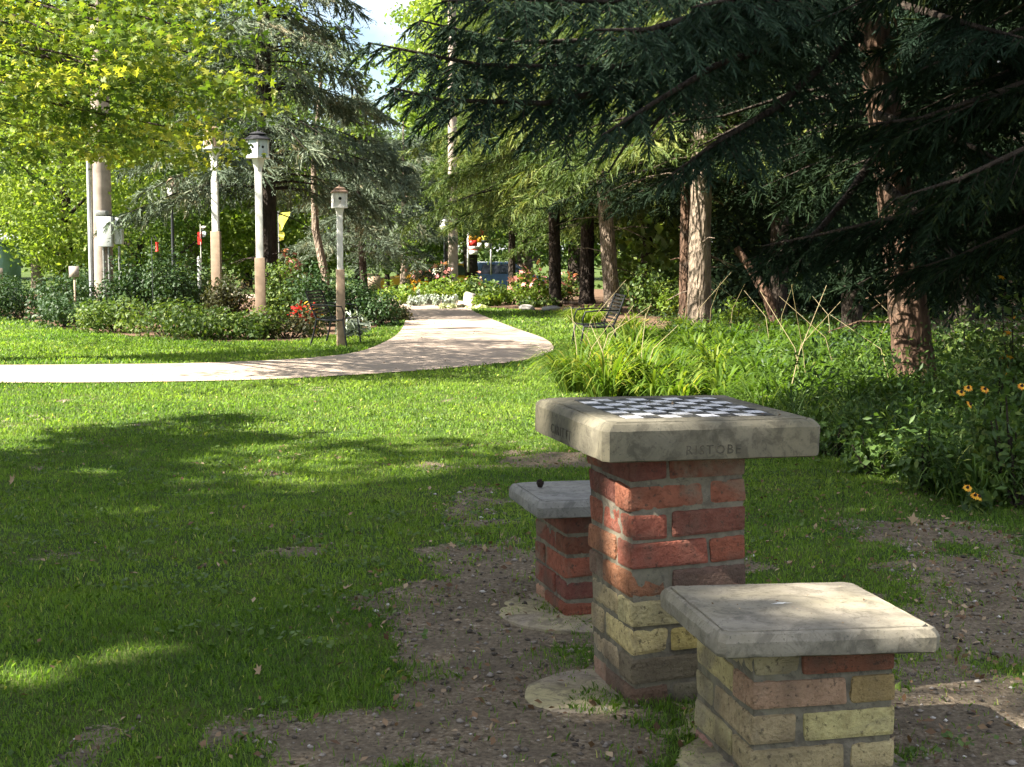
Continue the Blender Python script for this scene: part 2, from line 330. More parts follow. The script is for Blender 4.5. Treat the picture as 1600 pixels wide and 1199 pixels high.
# ------------------------------------------------------------------ ground
def blobw(px, py, rx, ry):               # worn patch given where it shows, turned into metres on the ground
    c = G(px, py); d = c.y
    return c.x, c.y, rx / F * d, ry * d * d / (H * F)
WORN = [blobw(*a) for a in [(760, 1060, 150, 95), (900, 1160, 200, 70), (650, 1180, 140, 40), (735, 790, 75, 22), (670, 868, 50, 16), (780, 960, 110, 50),
        (1520, 1110, 170, 110), (1560, 850, 60, 35), (1000, 1010, 120, 90), (860, 720, 70, 14), (1440, 830, 110, 20), (760, 930, 60, 30), (1300, 1140, 150, 90), (745, 1010, 135, 170), (700, 890, 85, 60), (725, 800, 85, 38), (600, 1150, 160, 55), (660, 990, 60, 50), (1520, 1120, 200, 120), (1400, 1060, 120, 70), (1530, 900, 160, 40), (1470, 980, 170, 70), (1390, 1010, 90, 50), ]]
def dirt(x, y):
    v = np.zeros_like(x)
    for q, (cx, cy, rx, ry) in enumerate(WORN): v = np.maximum(v, (1.35 if rx > .25 and cy < 6.5 else .8) * np.exp(-(((x - cx) / rx) ** 2 + ((y - cy) / ry) ** 2) * .75))
    n = fbm(x, y, 2.2, 5, 3); n2 = fbm(x, y, 9, 3, 8)
    v = v + (n - .5) * 1.7 + (n2 - .5) * 1.1 - .06
    v = np.where(x > 2.6 + .13 * y, v + .5 * np.clip((x - 2.6 - .13 * y) / 1.5, 0, 1), v)
    return np.clip(v, 0, 1)
def TZ(y):                               # the park falls away gently beyond the garden
    t = min(1, max(0, (y - 46) / 8)); return -.8 * t * t * (3 - 2 * t)
def gz(x, y):
    k = np.clip((11.5 - y) / 3, 0, 1); t = np.clip((y - 46) / 8, 0, 1)
    return -.8 * t * t * (3 - 2 * t) + (fbm(x, y, 1.1, 3, 21) - .5) * .045 * k + (fbm(x, y, 6, 3, 5) - .5) * .022 * k
xs = np.unique(np.round(np.concatenate([[-900, -300, -100, -40, -20, -12, -8, -6], np.arange(-4.5, 5.01, .05), [6, 7, 8, 10, 15, 30, 80, 300, 900]]), 3))
ys = np.unique(np.round(np.concatenate([[-300, -60, -20, -8, -3, 0, 1], np.arange(1.6, 9, .05), np.arange(9, 14, .12), np.arange(14, 32, .5), [36, 46, 48, 50, 52, 54, 60, 90, 150, 400, 1200]]), 3))
X, Y = np.meshgrid(xs, ys); Z = gz(X, Y)
ga = Acc(); nx, ny = len(xs), len(ys)
i = (np.arange(ny - 1)[:, None] * nx + np.arange(nx - 1)[None]).ravel()
ga.add(np.stack([X, Y, Z], -1).reshape(-1, 3), np.stack([i, i + 1, i + 1 + nx, i + nx], 1))
gm = ga.mesh('ground', True)
da = gm.attributes.new('dirt', 'FLOAT', 'POINT'); DD = dirt(X, Y); da.data.foreach_set('value', DD.ravel().astype(np.float32))
struct('ground', gm, M['ground'])
# path: outline of the curved walk
near = [(-160, 602), (0, 600), (200, 599), (400, 595), (560, 587), (700, 577), (800, 567), (850, 556), (865, 545), (850, 530), (800, 512), (762, 497), (738, 486)]
far = [(632, 486), (634, 500), (624, 520), (598, 537), (550, 553), (450, 563), (300, 569), (150, 571), (0, 572), (-160, 572)]
def smooth_line(pts, n=8):
    P = [np.array(p[:2]) for p in pts]; out = []
    for k in range(len(P) - 1):
        p0, p1, p2, p3 = P[max(k - 1, 0)], P[k], P[k + 1], P[min(k + 2, len(P) - 1)]
        for s in np.linspace(0, 1, n, endpoint=False):
            out.append(.5 * ((2 * p1) + (-p0 + p2) * s + (2 * p0 - 5 * p1 + 4 * p2 - p3) * s * s + (-p0 + 3 * p1 - 3 * p2 + p3) * s ** 3))
    out.append(P[-1]); return out
pn = smooth_line([G(*p) for p in near] + [Vector((-1.2, 34.5, 0)), Vector((-3.4, 37.5, 0)), Vector((-8, 40, 0))])
pf = smooth_line([Vector((-8.5, 37.6, 0)), Vector((-4.6, 35.4, 0)), Vector((-2.75, 32.2, 0))] + [G(*p) for p in far])
PATH_POLY = [(p[0], p[1]) for p in pn] + [(p[0], p[1]) for p in pf]
def in_poly(x, y, poly):
    r = np.zeros(x.shape, bool); n = len(poly); j = n - 1
    for i in range(n):
        xi, yi = poly[i]; xj, yj = poly[j]
        c = ((yi > y) != (yj > y)) & (x < (xj - xi) * (y - yi) / (yj - yi + 1e-12) + xi); r ^= c; j = i
    return r
def flat_sheet(name, poly, z, mat, skirt=.03):
    bm = bmesh.new(); vs = [bm.verts.new((x, y, z)) for x, y in poly]; f = bm.faces.new(vs); f.normal_update()
    if f.normal.z < 0: f.normal_flip()
    bmesh.ops.triangulate(bm, faces=[f])
    me = bpy.data.meshes.new(name); bm.to_mesh(me); bm.free()
    return struct(name, me, mat)
flat_sheet('path', PATH_POLY, .012, M['path_surface'])
# planting soil of the two beds
BED_L = [tuple(G(*p)[:2]) for p in [(-200, 487), (0, 493), (100, 513), (200, 526), (330, 534), (450, 534), (545, 521), (600, 508), (634, 494)]] + [(-2.6, 33), (-5, 36), (-14, 40), (-30, 40), (-30, 28)]
flat_sheet('mulch_bed', BED_L, .006, M['mulch'])
BED_R = [(-1.0, 32), (-.3, 30.5), (1.2, 28.5), (1.6, 24), (2.0, 20.5), (4, 19), (9, 20), (14, 26), (14, 45), (0, 45), (-.8, 36)]
flat_sheet('mulch_ground', BED_R, .008, M['mulch'])
# ------------------------------------------------------------------ lawn blades (nobody could count them)
rg = np.random.default_rng(5)
def blades(acc, n, x0, x1, y0, y1, hgt, wid, clip=True, dens=None):
    x = rg.uniform(x0, x1, n); y = rg.uniform(y0, y1, n)
    k = np.abs(x) < .40 * y + .45
    k &= ~in_poly(x, y, PATH_POLY) & ~in_poly(x, y, BED_L) & ~in_poly(x, y, BED_R)
    x, y = x[k], y[k]; d = dirt(x, y); keep = rg.random(len(x)) > np.clip((d - .28) * 1.7, 0, .965); x, y = x[keep], y[keep]
    n = len(x); z = gz(x, y) - .004; B = np.stack([x, y, z], 1)
    cl = fbm(x, y, 3.5, 3, 40); th = rg.random(n) * 2 * np.pi; h = hgt * (.45 + .8 * rg.random(n)) * (.55 + .9 * cl)
    lean = unit(np.stack([np.cos(th), np.sin(th), np.zeros(n)], 1)); side = np.stack([-lean[:, 1], lean[:, 0], np.zeros(n)], 1)
    th2 = rg.random(n) * np.pi; side = np.stack([np.cos(th2), np.sin(th2), np.zeros(n)], 1)
    b = (.15 + .75 * rg.random(n))[:, None]; up = np.array([0, 0, 1.])
    W = wid * (.6 + .8 * rg.random(n))[:, None]; h = h[:, None]
    m1 = B + up * h * .6 + lean * h * b * .3; tp = B + up * h * (1 - .35 * b) + lean * h * b
    V = np.stack([B - side * W * .5, B + side * W * .5, m1 + side * W * .4, tp, m1 - side * W * .4], 1)
    i = np.arange(n)[:, None] * 5
    patch = fbm(x, y, .9, 3, 77); T = np.clip(rg.random(n) * .5 + (patch - .3) * .8, 0, .93); dry = rg.random(n) < .015; T[dry] = 1
    acc.add(V.reshape(-1, 3), i + np.array([[0, 1, 2, 3, 4]]), T)
ba = Acc()
blades(ba, 210000, -2.6, 2.8, 2.2, 5.2, .027, .0030)
blades(ba, 200000, -4.2, 4.5, 5.2, 9.5, .028, .0042)
blades(ba, 130000, -6.2, 6.2, 9.5, 14.5, .032, .0070)
blades(ba, 90000, -10, 4.5, 14.5, 22, .045, .013)
blades(ba, 30000, -13, 3, 22, 33, .05, .022)
tag(link('lawn_grass', ba.mesh('lawn_grass'), M['grass']), 'short mown lawn grass, worn thin around the brick piers', 'grass', kind='stuff')
# ------------------------------------------------------------------ brick chess table and its two brick stools
random.seed(4)
RED, DRED, ORG, BUFF, YEL, TAN, PINK, BRN, GRY = (.25, .092, .06), (.17, .068, .048), (.30, .13, .075), (.46, .385, .2), (.5, .38, .15), (.40, .335, .19), (.34, .21, .145), (.18, .115, .085), (.17, .145, .10)
def ring_pts(w_, d_, inset, z, ch, rnd, nj=14, jit=.0009):
    x0, y0, x1, y1 = inset, inset, w_ - inset, d_ - inset; c = ch
    cor = [(x0 + c, y0), (x1 - c, y0), (x1, y0 + c), (x1, y1 - c), (x1 - c, y1), (x0 + c, y1), (x0, y1 - c), (x0, y0 + c)]
    out = []
    for k in range(8):
        a, b = np.array(cor[k]), np.array(cor[(k + 1) % 8]); m = nj if k % 2 == 0 else 2
        for s in np.arange(m) / m: out.append([*(a + (b - a) * s + rnd.normal(0, jit, 2)), z + rnd.normal(0, jit * .6)])
    return np.array(out)
def make_slab(name, w_, d_, t, mat, parent, loc, rot, seed, rim=.022):
    rnd = np.random.default_rng(seed); a = Acc()
    prof = [(.012, -t), (.002, -t + .004), (0, -t + .012), (0, -.004), (.004, .004), (rim * .55, .013), (rim, .0165), (rim + .001, .0125), (rim + .0045, .0125), (rim + .006, .018)]
    rings = [ring_pts(w_, d_, i_, z, .016, rnd) for i_, z in prof]; m = len(rings[0])
    V = np.concatenate(rings); j = np.arange(m); k = (j + 1) % m
    Fq = np.concatenate([np.stack([r * m + j, r * m + k, (r + 1) * m + k, (r + 1) * m + j], 1) for r in range(len(rings) - 1)])
    a.add(V, Fq)
    a.add(rings[-1], np.arange(m)[None]); a.add(rings[0], np.arange(m)[::-1][None])
    o = part(name, a, mat, parent, True); o.location = loc; o.rotation_euler = rot
    md = o.modifiers.new('edges', 'EDGE_SPLIT'); md.split_angle = R(20)
    return o
def make_pier(parent, loc, rz, s, D, hgt, cols, flip, seed, tilt=(0, 0)):
    rnd = random.Random(seed); bm = bmesh.new(); cl = bm.loops.layers.float_color.new('bcol')
    ch = hgt / len(cols); g = .011
    def brick(x0, x1, y0, y1, z0, z1, col):
        before = set(bm.faces); r = bmesh.ops.create_cube(bm, size=1); vs = r['verts']
        ox, oy = rnd.uniform(-.004, .004), rnd.uniform(-.004, .004)
        for v in vs:
            v.co = Vector(((x0 + x1) / 2 + v.co.x * (x1 - x0) + ox, (y0 + y1) / 2 + v.co.y * (y1 - y0) + oy, (z0 + z1) / 2 + v.co.z * (z1 - z0)))
            v.co += Vector([rnd.uniform(-.0038, .0038) for _ in range(3)])
        es = list({e for v in vs for e in v.link_edges})
        bmesh.ops.bevel(bm, geom=es, offset=rnd.uniform(.008, .013), segments=2, affect='EDGES', profile=.6)
        k = rnd.uniform(.84, 1.14); c = (min(1, col[0] * k), min(1, col[1] * k * rnd.uniform(.93, 1.07)), min(1, col[2] * k * rnd.uniform(.9, 1.1)), 1)
        for f in set(bm.faces) - before:
            f.smooth = False
            for lp in f.loops: lp[cl] = c
    hx, hy = s * .315, D * .315
    for q, (ca, cb, cc, cd_) in enumerate(cols):         # colours: front header, front stretcher, left stretcher/back, left header
        z1 = hgt - q * ch; z0 = z1 - ch + g; sx, sy = s - hx - g, D - hy - g
        if (q % 2 == 0) ^ flip:
            B = [(0, hx, 0, sy, ca), (hx + g, s, 0, hy, cb), (s - hx, s, hy + g, D, cb), (0, sx, D - hy, D, cc)]
        else:
            B = [(0, sx, 0, hy, cb), (s - hx, s, 0, sy, ca), (hx + g, s, D - hy, D, cb), (0, hx, hy + g, D, cc)]
        for x0, x1, y0, y1, c in B: brick(x0, x1, y0, y1, z0, z1 - .001, c)
    me = bpy.data.meshes.new('bricks'); bm.to_mesh(me); bm.free()
    o = link('bricks', me, M['brick'], parent); o.location = loc; o.rotation_euler = (tilt[0], tilt[1], rz)
    bm = bmesh.new(); bmesh.ops.create_cube(bm, size=1)
    for v in bm.verts: v.co = Vector((s / 2 + v.co.x * (s - .013), D / 2 + v.co.y * (D - .013), (v.co.z + .5) * (hgt + .001)))
    bmesh.ops.subdivide_edges(bm, edges=bm.edges[:], cuts=18, use_grid_fill=True)
    for v in bm.verts: v.co += Vector([rnd.gauss(0, .0016) for _ in range(3)])
    me = bpy.data.meshes.new('mortar'); bm.to_mesh(me); bm.free()
    o2 = link('mortar', me, M['mortar'], parent); o2.location = loc; o2.rotation_euler = (tilt[0], tilt[1], rz)
    return o
def make_footing(parent, loc, r, seed, h=.018):
    rnd = np.random.default_rng(seed); a = Acc(); th = np.arange(40) / 40 * 2 * np.pi
    rr = r * (1 + .06 * np.cos(2 * th + 1) + .05 * np.cos(3 * th + seed) + rnd.normal(0, .012, 40)); rings = []
    for f, z in ((1.02, -.05), (1, h * .5), (.965, h), (.9, h * 1.15), (.6, h * 1.25), (.2, h * 1.3)):
        rings.append(np.stack([np.cos(th) * rr * f, np.sin(th) * rr * f, z + rnd.normal(0, .0015, 40)], 1))
    j = np.arange(40); k = (j + 1) % 40
    for q in range(5): a.add(np.concatenate([rings[q], rings[q + 1]]), np.stack([j, k, k + 40, j + 40], 1))
    a.add(rings[-1], j[None]); o = part('footing', a, M['concrete_footing'], parent, True); o.location = loc; return o
def text_mesh(name, txt, size, mat, parent, loc, rot, ext=.0006, space=1.):
    cu = bpy.data.curves.new(name, 'FONT'); cu.body = txt; cu.size = size; cu.extrude = ext; cu.space_character = space; cu.resolution_u = 2
    tmp = bpy.data.objects.new(name, cu); sc.collection.objects.link(tmp)
    me = bpy.data.meshes.new_from_object(tmp.evaluated_get(bpy.context.evaluated_depsgraph_get())); bpy.data.objects.remove(tmp)
    o = link(name, me, mat, parent, loc); o.rotation_euler = rot; return o
plain('letter_recess_shade', (.07, .063, .048), .95, .3, 60, .2)  # dark tone paints the shaded recess of carved letters; the mesh lies proud
tb = empty('chess_table', (.243, 3.68, 0), 'tall brick chess table with thick concrete slab top, inlaid black and white board', 'chess table', rz=.28)
c9 = [(DRED, DRED, RED, RED), (RED, RED, DRED, RED), (RED, DRED, RED, RED), (RED, RED, ORG, ORG), (ORG, BRN, BRN, BRN), (YEL, BUFF, BUFF, BUFF), (BUFF, YEL, BUFF, BUFF), (TAN, GRY, TAN, PINK), (BRN, GRY, PINK, RED)]
make_pier(tb, (.128, .10, -.026), 0, .348, .35, .731, c9, False, 11, (0, R(-1.6)))
slab = make_slab('tabletop', .64, .637, .088, M['concrete_table'], tb, (0, 0, H - .476), (.012, .012, 0), 3)
make_footing(tb, (.21, .17, -.004), .335, 5, .007)
ba_ = Acc(); mg = .094; q_ = (.64 - 2 * mg) / 8; g_ = .0012
for i_ in range(8):
    for j_ in range(8):
        x_, y_ = mg + i_ * q_, mg + j_ * q_
        ba_.add([(x_ + g_, y_ + g_, .0192), (x_ + q_ - g_, y_ + g_, .0192), (x_ + q_ - g_, y_ + q_ - g_, .0192), (x_ + g_, y_ + q_ - g_, .0192)], [[0, 1, 2, 3]], random.uniform(.0, .3) if (i_ + j_) % 2 else random.uniform(.75, 1))
part('chessboard', ba_, M['board_tiles'], slab)
text_mesh('lettering', 'RISTOBE', .036, M['letter_recess_shade'], slab, (.232, -.0006, -.07), (R(90), 0, 0), space=1.25)
text_mesh('lettering', 'CIRITTT', .040, M['letter_recess_shade'], slab, (-.0006, .46, -.066), (R(90), 0, R(-90)), space=1.35)
s1 = empty('brick_stool', (.466, 3.10, 0), 'nearest stool of buff and red bricks with a dappled pale concrete seat', 'stool', 'brick stools beside the chess table', rz=.16)
c5 = [(TAN, RED, TAN, TAN), ((.36, .25, .13), PINK, BUFF, TAN), (TAN, BUFF, TAN, TAN), (BUFF, TAN, BUFF, BUFF), (PINK, TAN, PINK, TAN)]
make_pier(s1, (.105, .07, -.056), .05, .36, .40, .4075, c5, False, 23)
st = make_slab('seat', .538, .519, .042, M['concrete_seat'], s1, (0, 0, H - .88), (-.017, .016, 0), 8, .018)
make_footing(s1, (.28, .25, -.004), .27, 9)
a = Acc(); th = np.arange(16) / 16 * 2 * np.pi; rr = .008 * (1 + .5 * np.random.default_rng(3).normal(size=16).clip(-1, 1))
a.add(np.stack([np.cos(th) * rr * 2.6 + .245, np.sin(th) * rr * 1.3 + .275, np.full(16, .0192)], 1), np.arange(16)[None]); part('white_stain', a, M['white_paint'], st)
s2 = empty('brick_stool', (.089, 4.70, 0), 'small red brick stool behind the chess table with a black cone on its grey seat', 'stool', 'brick stools beside the chess table', rz=.215)
c5 = [(DRED, DRED, RED, RED), (RED, DRED, RED, RED), (RED, DRED, RED, RED), (DRED, DRED, RED, RED), (RED, BRN, PINK, RED)]
make_pier(s2, (.115, .07, -.034), .07, .35, .365, .394, c5, False, 31)
sb_ = make_slab('seat', .49, .487, .042, M['concrete_grey'], s2, (0, 0, H - .869), (-.02, .003, 0), 12, .018)
make_footing(s2, (.24, .16, -.006), .33, 14, .007)
a = Acc(); rnd = np.random.default_rng(2)
P_ = rnd.normal(size=(260, 3)); P_ = unit(P_) * np.array([.011, .011, .014]) * (.8 + .4 * rnd.random((260, 1)))
leaves(a, P_, rnd, .007, N=P_ + rnd.normal(size=(260, 3)) * .004); tube(a, [(0, 0, -.014), (0, 0, .002), (.002, 0, .012)], [.008, .012, .004], 8)
cone = part('spruce_cone', a, M['pine_cone']); tag(cone, 'small black cone lying on the grey stool seat behind the table', 'cone')
cone.location = at(844, 758, 5.02); cone.location.z = H - .869 + .018 + .012
# ------------------------------------------------------------------ trees
def trunk_mesh(pts, rad, rnd, n=12, sub=10):
    a = Acc(); P = [np.array(tuple(p)) for p in pts]; Q = []; RR = []
    for k in range(len(P) - 1):
        for s in np.linspace(0, 1, sub, endpoint=False):
            Q.append(P[k] + (P[k + 1] - P[k]) * s); RR.append(rad[k] + (rad[k + 1] - rad[k]) * s)
    Q.append(P[-1]); RR.append(rad[-1]); tube(a, Q, RR, n, wob=.12, rnd=rnd); return a
def cluster_crown(acc, c, r, rnd, nc, per, size, shell=.75, flat=.55, star=False, cs=.26, up=.5, org=None):
    """leaf clumps scattered in an uneven ellipsoid"""
    c = np.array(tuple(c)); r = np.array(r)
    U = unit(rnd.normal(size=(nc, 3))); rad = shell + (1 - shell) * rnd.random(nc) ** .5
    rad *= .8 + .35 * fbm(U[:, 0] * 3 + 9, U[:, 1] * 3 + U[:, 2] * 2 + 9, 1, 3, int(c[0] * 7) & 63)
    C = c + U * r * rad[:, None]
    if nc > 40: k = rnd.integers(0, nc, nc // 4); C[k] = c + (C[k] - c) * rnd.random((len(k), 1))
    ct = rnd.random(nc)
    cnt = np.maximum(3, (per * (.4 + 1.2 * rnd.random(nc))).astype(int)); idx = np.repeat(np.arange(nc), cnt)
    s = cs * r.mean() * (.6 + .8 * rnd.random(nc))
    P = C[idx] + rnd.normal(size=(len(idx), 3)) * np.array([1, 1, flat]) * s[idx][:, None] * .55
    if org is not None: kk = open_gaps(P + np.array(org), rnd); P = P[kk]; idx = idx[kk]
    T = np.clip(ct[idx] * .55 + rnd.random(len(idx)) * .5, 0, 1)
    (star_leaves if star else leaves)(acc, P, rnd, size, tint=T, up=up)
    return C
def broadleaf(name, base, h, r, cz0, mat, label, cat='tree', group=None, seed=1, nc=110, per=70, size=.22, barkm='bark_dark', tr=None, star=False, lean=(0, 0), limbs=7, cs=.26, gaps=False):
    rnd = np.random.default_rng(seed); o = empty(name, (base[0], base[1], TZ(base[1])), label, cat, group)
    tr = tr or .018 * h + .03; cz = (h + cz0) / 2; rz_ = (h - cz0) / 2
    top = (lean[0], lean[1], h * .8); a = trunk_mesh([(0, 0, -.1), (lean[0] * .2, lean[1] * .2, h * .25), (lean[0] * .6, lean[1] * .6, h * .55), top], [tr * 1.25, tr, tr * .7, tr * .2], rnd)
    for k in range(limbs):
        z = cz0 + (h - cz0) * (.02 + .6 * k / limbs); th = k * 2.4 + rnd.random(); f = z / h
        p0 = np.array([lean[0] * f, lean[1] * f, z * .85]); e = p0 + np.array([math.cos(th) * r * .8, math.sin(th) * r * .8, r * .35 + .3])
        m = (p0 + e) / 2 + rnd.normal(size=3) * .08 * r + np.array([0, 0, .12 * r]); tube(a, [p0, m, e], [tr * .35, tr * .2, tr * .05], 6)
    part('trunk', a, M[barkm], o, True)
    c = Acc(); cluster_crown(c, (lean[0] * .6, lean[1] * .6, cz), (r, r, rz_), rnd, nc, per, size, star=star, cs=cs, org=(base[0], base[1], 0) if gaps else None)
    part('crown', c, M[mat], o); return o
def bough(pts, rnd, sp=.09, width=.6, droop=.5, twl=.13, subsp=.07):
    """returns branch polylines and twig arrays of one spruce bough"""
    P = np.array([tuple(p) for p in pts], float); seg = np.linalg.norm(np.diff(P, axis=0), axis=1); cum = np.r_[0, np.cumsum(seg)]; Lt = cum[-1]
    s = np.arange(.12 * Lt, Lt, sp); s = s + rnd.normal(0, sp * .3, len(s)); s = s.clip(0, Lt * .999)
    Q = np.stack([np.interp(s, cum, P[:, k]) for k in range(3)], 1); T = unit(np.stack([np.interp(s + .05, cum, P[:, k]) - np.interp(s - .05, cum, P[:, k]) for k in range(3)], 1) + 1e-6)
    side = unit(np.cross(T, [0, 0, 1.])); lines = []; TP = []; TD = []
    f = s / Lt
    for k in range(len(s)):
        for sg in (-1, 1):
            if rnd.random() < .12: continue
            l = width * (.35 + .65 * math.sin(math.pi * min(1, (1.08 - f[k])) ** .8)) * (.5 + .7 * rnd.random())
            if f[k] > .93: l = width * .25
            d = T[k] * (.55 + .3 * rnd.random()) + sg * side[k] * (.75 + .3 * rnd.random()) + np.array([0, 0, -droop * (.3 + .8 * rnd.random())]); d /= np.linalg.norm(d)
            n = max(2, int(l / subsp)); u = np.linspace(.1, 1, n)
            pp = Q[k] + d * (l * u)[:, None] + np.array([0, 0, -1.]) * (droop * .45 * l * u ** 2)[:, None]
            lines.append(np.stack([Q[k], pp[n // 2], pp[-1]]))
            dd = unit(np.gradient(np.concatenate([[Q[k]], pp]), axis=0)[1:]); sd = unit(np.cross(dd, [0, 0, 1.]))
            for sg2 in (-1, 1):
                TP.append(pp); TD.append(unit(dd * .8 + sg2 * sd * .65 + rnd.normal(size=(n, 3)) * .18 + np.array([0, 0, -.25 * droop])))
            TP.append(pp); TD.append(unit(dd + rnd.normal(size=(n, 3)) * .15))
    TP = np.concatenate(TP); TD = np.concatenate(TD); return lines, TP, TD, twl * (.6 + .7 * rnd.random(len(TP)))
def spruce(name, base, h, rmax, z0, mat, label, cat='spruce', group=None, seed=1, tr=.17, barkm='bark_spruce', lean=(0, 0), dz=.45, per=6, tw=(.30, .075), hang=.5, spc=.22, dead=0, lod='mid', arc=None, bl=.28, ntw=7, stubs=14, tipup=.1):
    rnd = np.random.default_rng(seed); o = empty(name, (base[0], base[1], 0), label, cat, group)
    ln = lambda z: np.array([lean[0] * z / h, lean[1] * z / h, z])
    a = trunk_mesh([ln(-.15), ln(.25), ln(h * .3), ln(h * .65), ln(h)], [tr * 1.5, tr * 1.08, tr * .85, tr * .5, .02], rnd, 14)
    for k in range(stubs):
        z = rnd.uniform(.5, z0 + 1.5); th = rnd.random() * 6.28; l = rnd.uniform(.15, 1.1); d = np.array([math.cos(th), math.sin(th), rnd.uniform(-.4, .25)])
        tube(a, [ln(z), ln(z) + d * l * .6, ln(z) + d * l + np.array([0, 0, -.1 * l])], [.014, .01, .004], 5)
    c = Acc(); br = Acc(); P = []; D = []; z = z0
    while z < h - .3:
        f = (z - z0) / (h - z0)
        for k in range(per):
            th = rnd.random() * 2 * math.pi
            if arc and not (arc[0] <= (th - arc[2]) % (2 * math.pi) <= arc[1]): continue
            L = (rmax * (1 - f ** 1.1) * (.65 + .5 * rnd.random()) + .25); d = np.array([math.cos(th), math.sin(th), 0]); zz = z + rnd.uniform(-.2, .2)
            u = np.linspace(0, 1, 6)[:, None]; pts = ln(zz) + d * L * u + np.array([0, 0, 1.]) * (L * (.10 * np.sin(u * 3.1) - (.32 - .2 * f) * u ** 1.3 + tipup * u ** 3))
            tube(br, pts, np.linspace(.006 + .009 * L, .003, 6), 5, cap=False)
            s = np.arange(.18, 1.0, spc / max(L, .5)); s = np.concatenate([s, [1.]]); m = len(s)
            Q = np.stack([np.interp(s, u[:, 0], pts[:, q]) for q in range(3)], 1); sd = np.array([-d[1], d[0], 0])
            for sg in (-1, 1):
                l = bl * rmax * (.3 + .9 * (1 - s)) * (.6 + .7 * rnd.random(m)) + .08; nn = ntw
                e = unit(d * .55 + sg * sd * .8 + np.array([0, 0, -.15]) + rnd.normal(size=(m, 3)) * .12)
                v = np.linspace(.1, 1, nn)
                pp = Q[:, None] + e[:, None] * (l[:, None] * v)[..., None] + np.array([0, 0, -1.]) * (l[:, None] * v ** 2 * .3)[..., None]
                dd = np.repeat(e[:, None], nn, 1) + rnd.normal(size=(m, nn, 3)) * .4 + np.array([0, 0, -1.]) * hang * (.4 + 1.2 * rnd.random((m, nn, 1)))
                P.append(pp.reshape(-1, 3)); D.append(dd.reshape(-1, 3))
        z += dz * (1 - .3 * f)
    P = np.concatenate(P); D = unit(np.concatenate(D)); n = len(P)
    if dead: k = rnd.random(n) > dead * np.exp(-np.linalg.norm(P[:, :2], axis=1) / (rmax * .35)); P, D = P[k], D[k]; n = len(P)
    pt = fbm(P[:, 0] + 20, P[:, 1] + P[:, 2] + 20, 1.6, 2, seed); T = np.clip(rnd.random(n) * .55 + (pt - .3) * 1.0, 0, 1)
    if lod == 'mid': needles(c, P, D, tw[0] * (.6 + .8 * rnd.random(n)), rnd, 8, tw[1] * 1.1, tw[1] * .24, T); strips(c, P, D, tw[0] * (.7 + .5 * rnd.random(n)), np.full(n, tw[1] * .42), rnd, T, .3)
    else: needles(c, P, D, tw[0] * (.6 + .8 * rnd.random(n)), rnd, *tw[1], tint=T); strips(c, P, D, np.full(n, tw[0]), np.full(n, .016), rnd, T, .2)

    part('trunk', a, M[barkm], o, True); part('branches', br, M['bark_dark'], o); part('crown', c, M[mat], o); return o
# ---- right side woods
def gx(px, d): return ((px - 800) / F * (d * cP + H * sP), d)   # foot of a thing at photo column px and distance d
BIRD = []
A = empty('tall_spruce', (*gx(1432, 12), 0), 'tall spruce with orange barked trunk right of the chess table, long boughs over the lawn', 'spruce')
rnd = np.random.default_rng(50); a = trunk_mesh([(0, 0, -.2), (-.02, 0, .25), (-.2, 0, 1.5), (-.46, 0, 3.2), (-.8, .1, 6), (-1.3, .1, 12)], [.25, .175, .15, .135, .11, .03], rnd, 16)
for k in range(26):
    z = rnd.uniform(.6, 4.5); th = rnd.random() * 6.28; l = rnd.uniform(.1, .9); d = np.array([math.cos(th), math.sin(th), rnd.uniform(-.4, .2)]); p = np.array([-.14 * z, 0, z])
    tube(a, [p, p + d * l * .6, p + d * l + np.array([0, 0, -.1])], [.014, .009, .004], 5)
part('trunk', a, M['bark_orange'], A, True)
Ab = Vector(A.location)
key = [  # (photo px, py, distance) control points of the long boughs
    ([(1345, -60, 11.8), (1180, 12, 11), (1000, 62, 10.2), (800, 67, 9.5), (655, 32, 9.1)], .62), ([(1345, 20, 11.8), (1150, 72, 10.8), (950, 107, 9.8), (750, 102, 9.2), (575, 67, 8.8)], .62),
    ([(1345, 60, 11.8), (1180, 92, 10.9), (1000, 132, 10.0), (850, 162, 9.4), (690, 157, 9.0), (610, 137, 8.8)], .55), ([(1345, -90, 11.8), (1150, -48, 10.6), (950, 2, 9.6), (780, -3, 9.0), (690, 2, 8.7)], .6),
    ([(1345, -30, 11.8), (1250, 60, 10.4), (1120, 102, 9.2), (1020, 162, 8.6), (940, 212, 8.3)], .5), ([(1350, -120, 11.8), (1250, -20, 10.2), (1130, 12, 8.8), (1010, 47, 8.0), (930, 47, 7.7)], .55),
    ([(1345, 10, 11.8), (1300, 90, 10.6), (1210, 170, 9.6), (1120, 222, 9.0), (1050, 272, 8.8)], .5), ([(1345, -10, 11.8), (1450, 20, 10.4), (1520, 40, 9.2), (1600, 60, 8.5)], .6),
    ([(1345, -140, 11.9), (1300, -60, 10.6), (1230, 0, 9.4), (1150, -3, 8.4), (1080, 12, 8)], .55), ([(1370, 180, 11.8), (1440, 200, 10.6), (1520, 230, 9.6), (1600, 270, 9.0)], .5),
    ([(1375, 230, 11.9), (1330, 300, 11.2), (1280, 360, 10.6), (1230, 400, 10.2), (1180, 402, 10)], .45), ([(1385, 290, 11.8), (1440, 340, 10.9), (1490, 400, 10.2), (1530, 470, 9.9)], .45)]
br = Acc(); cr_ = Acc()
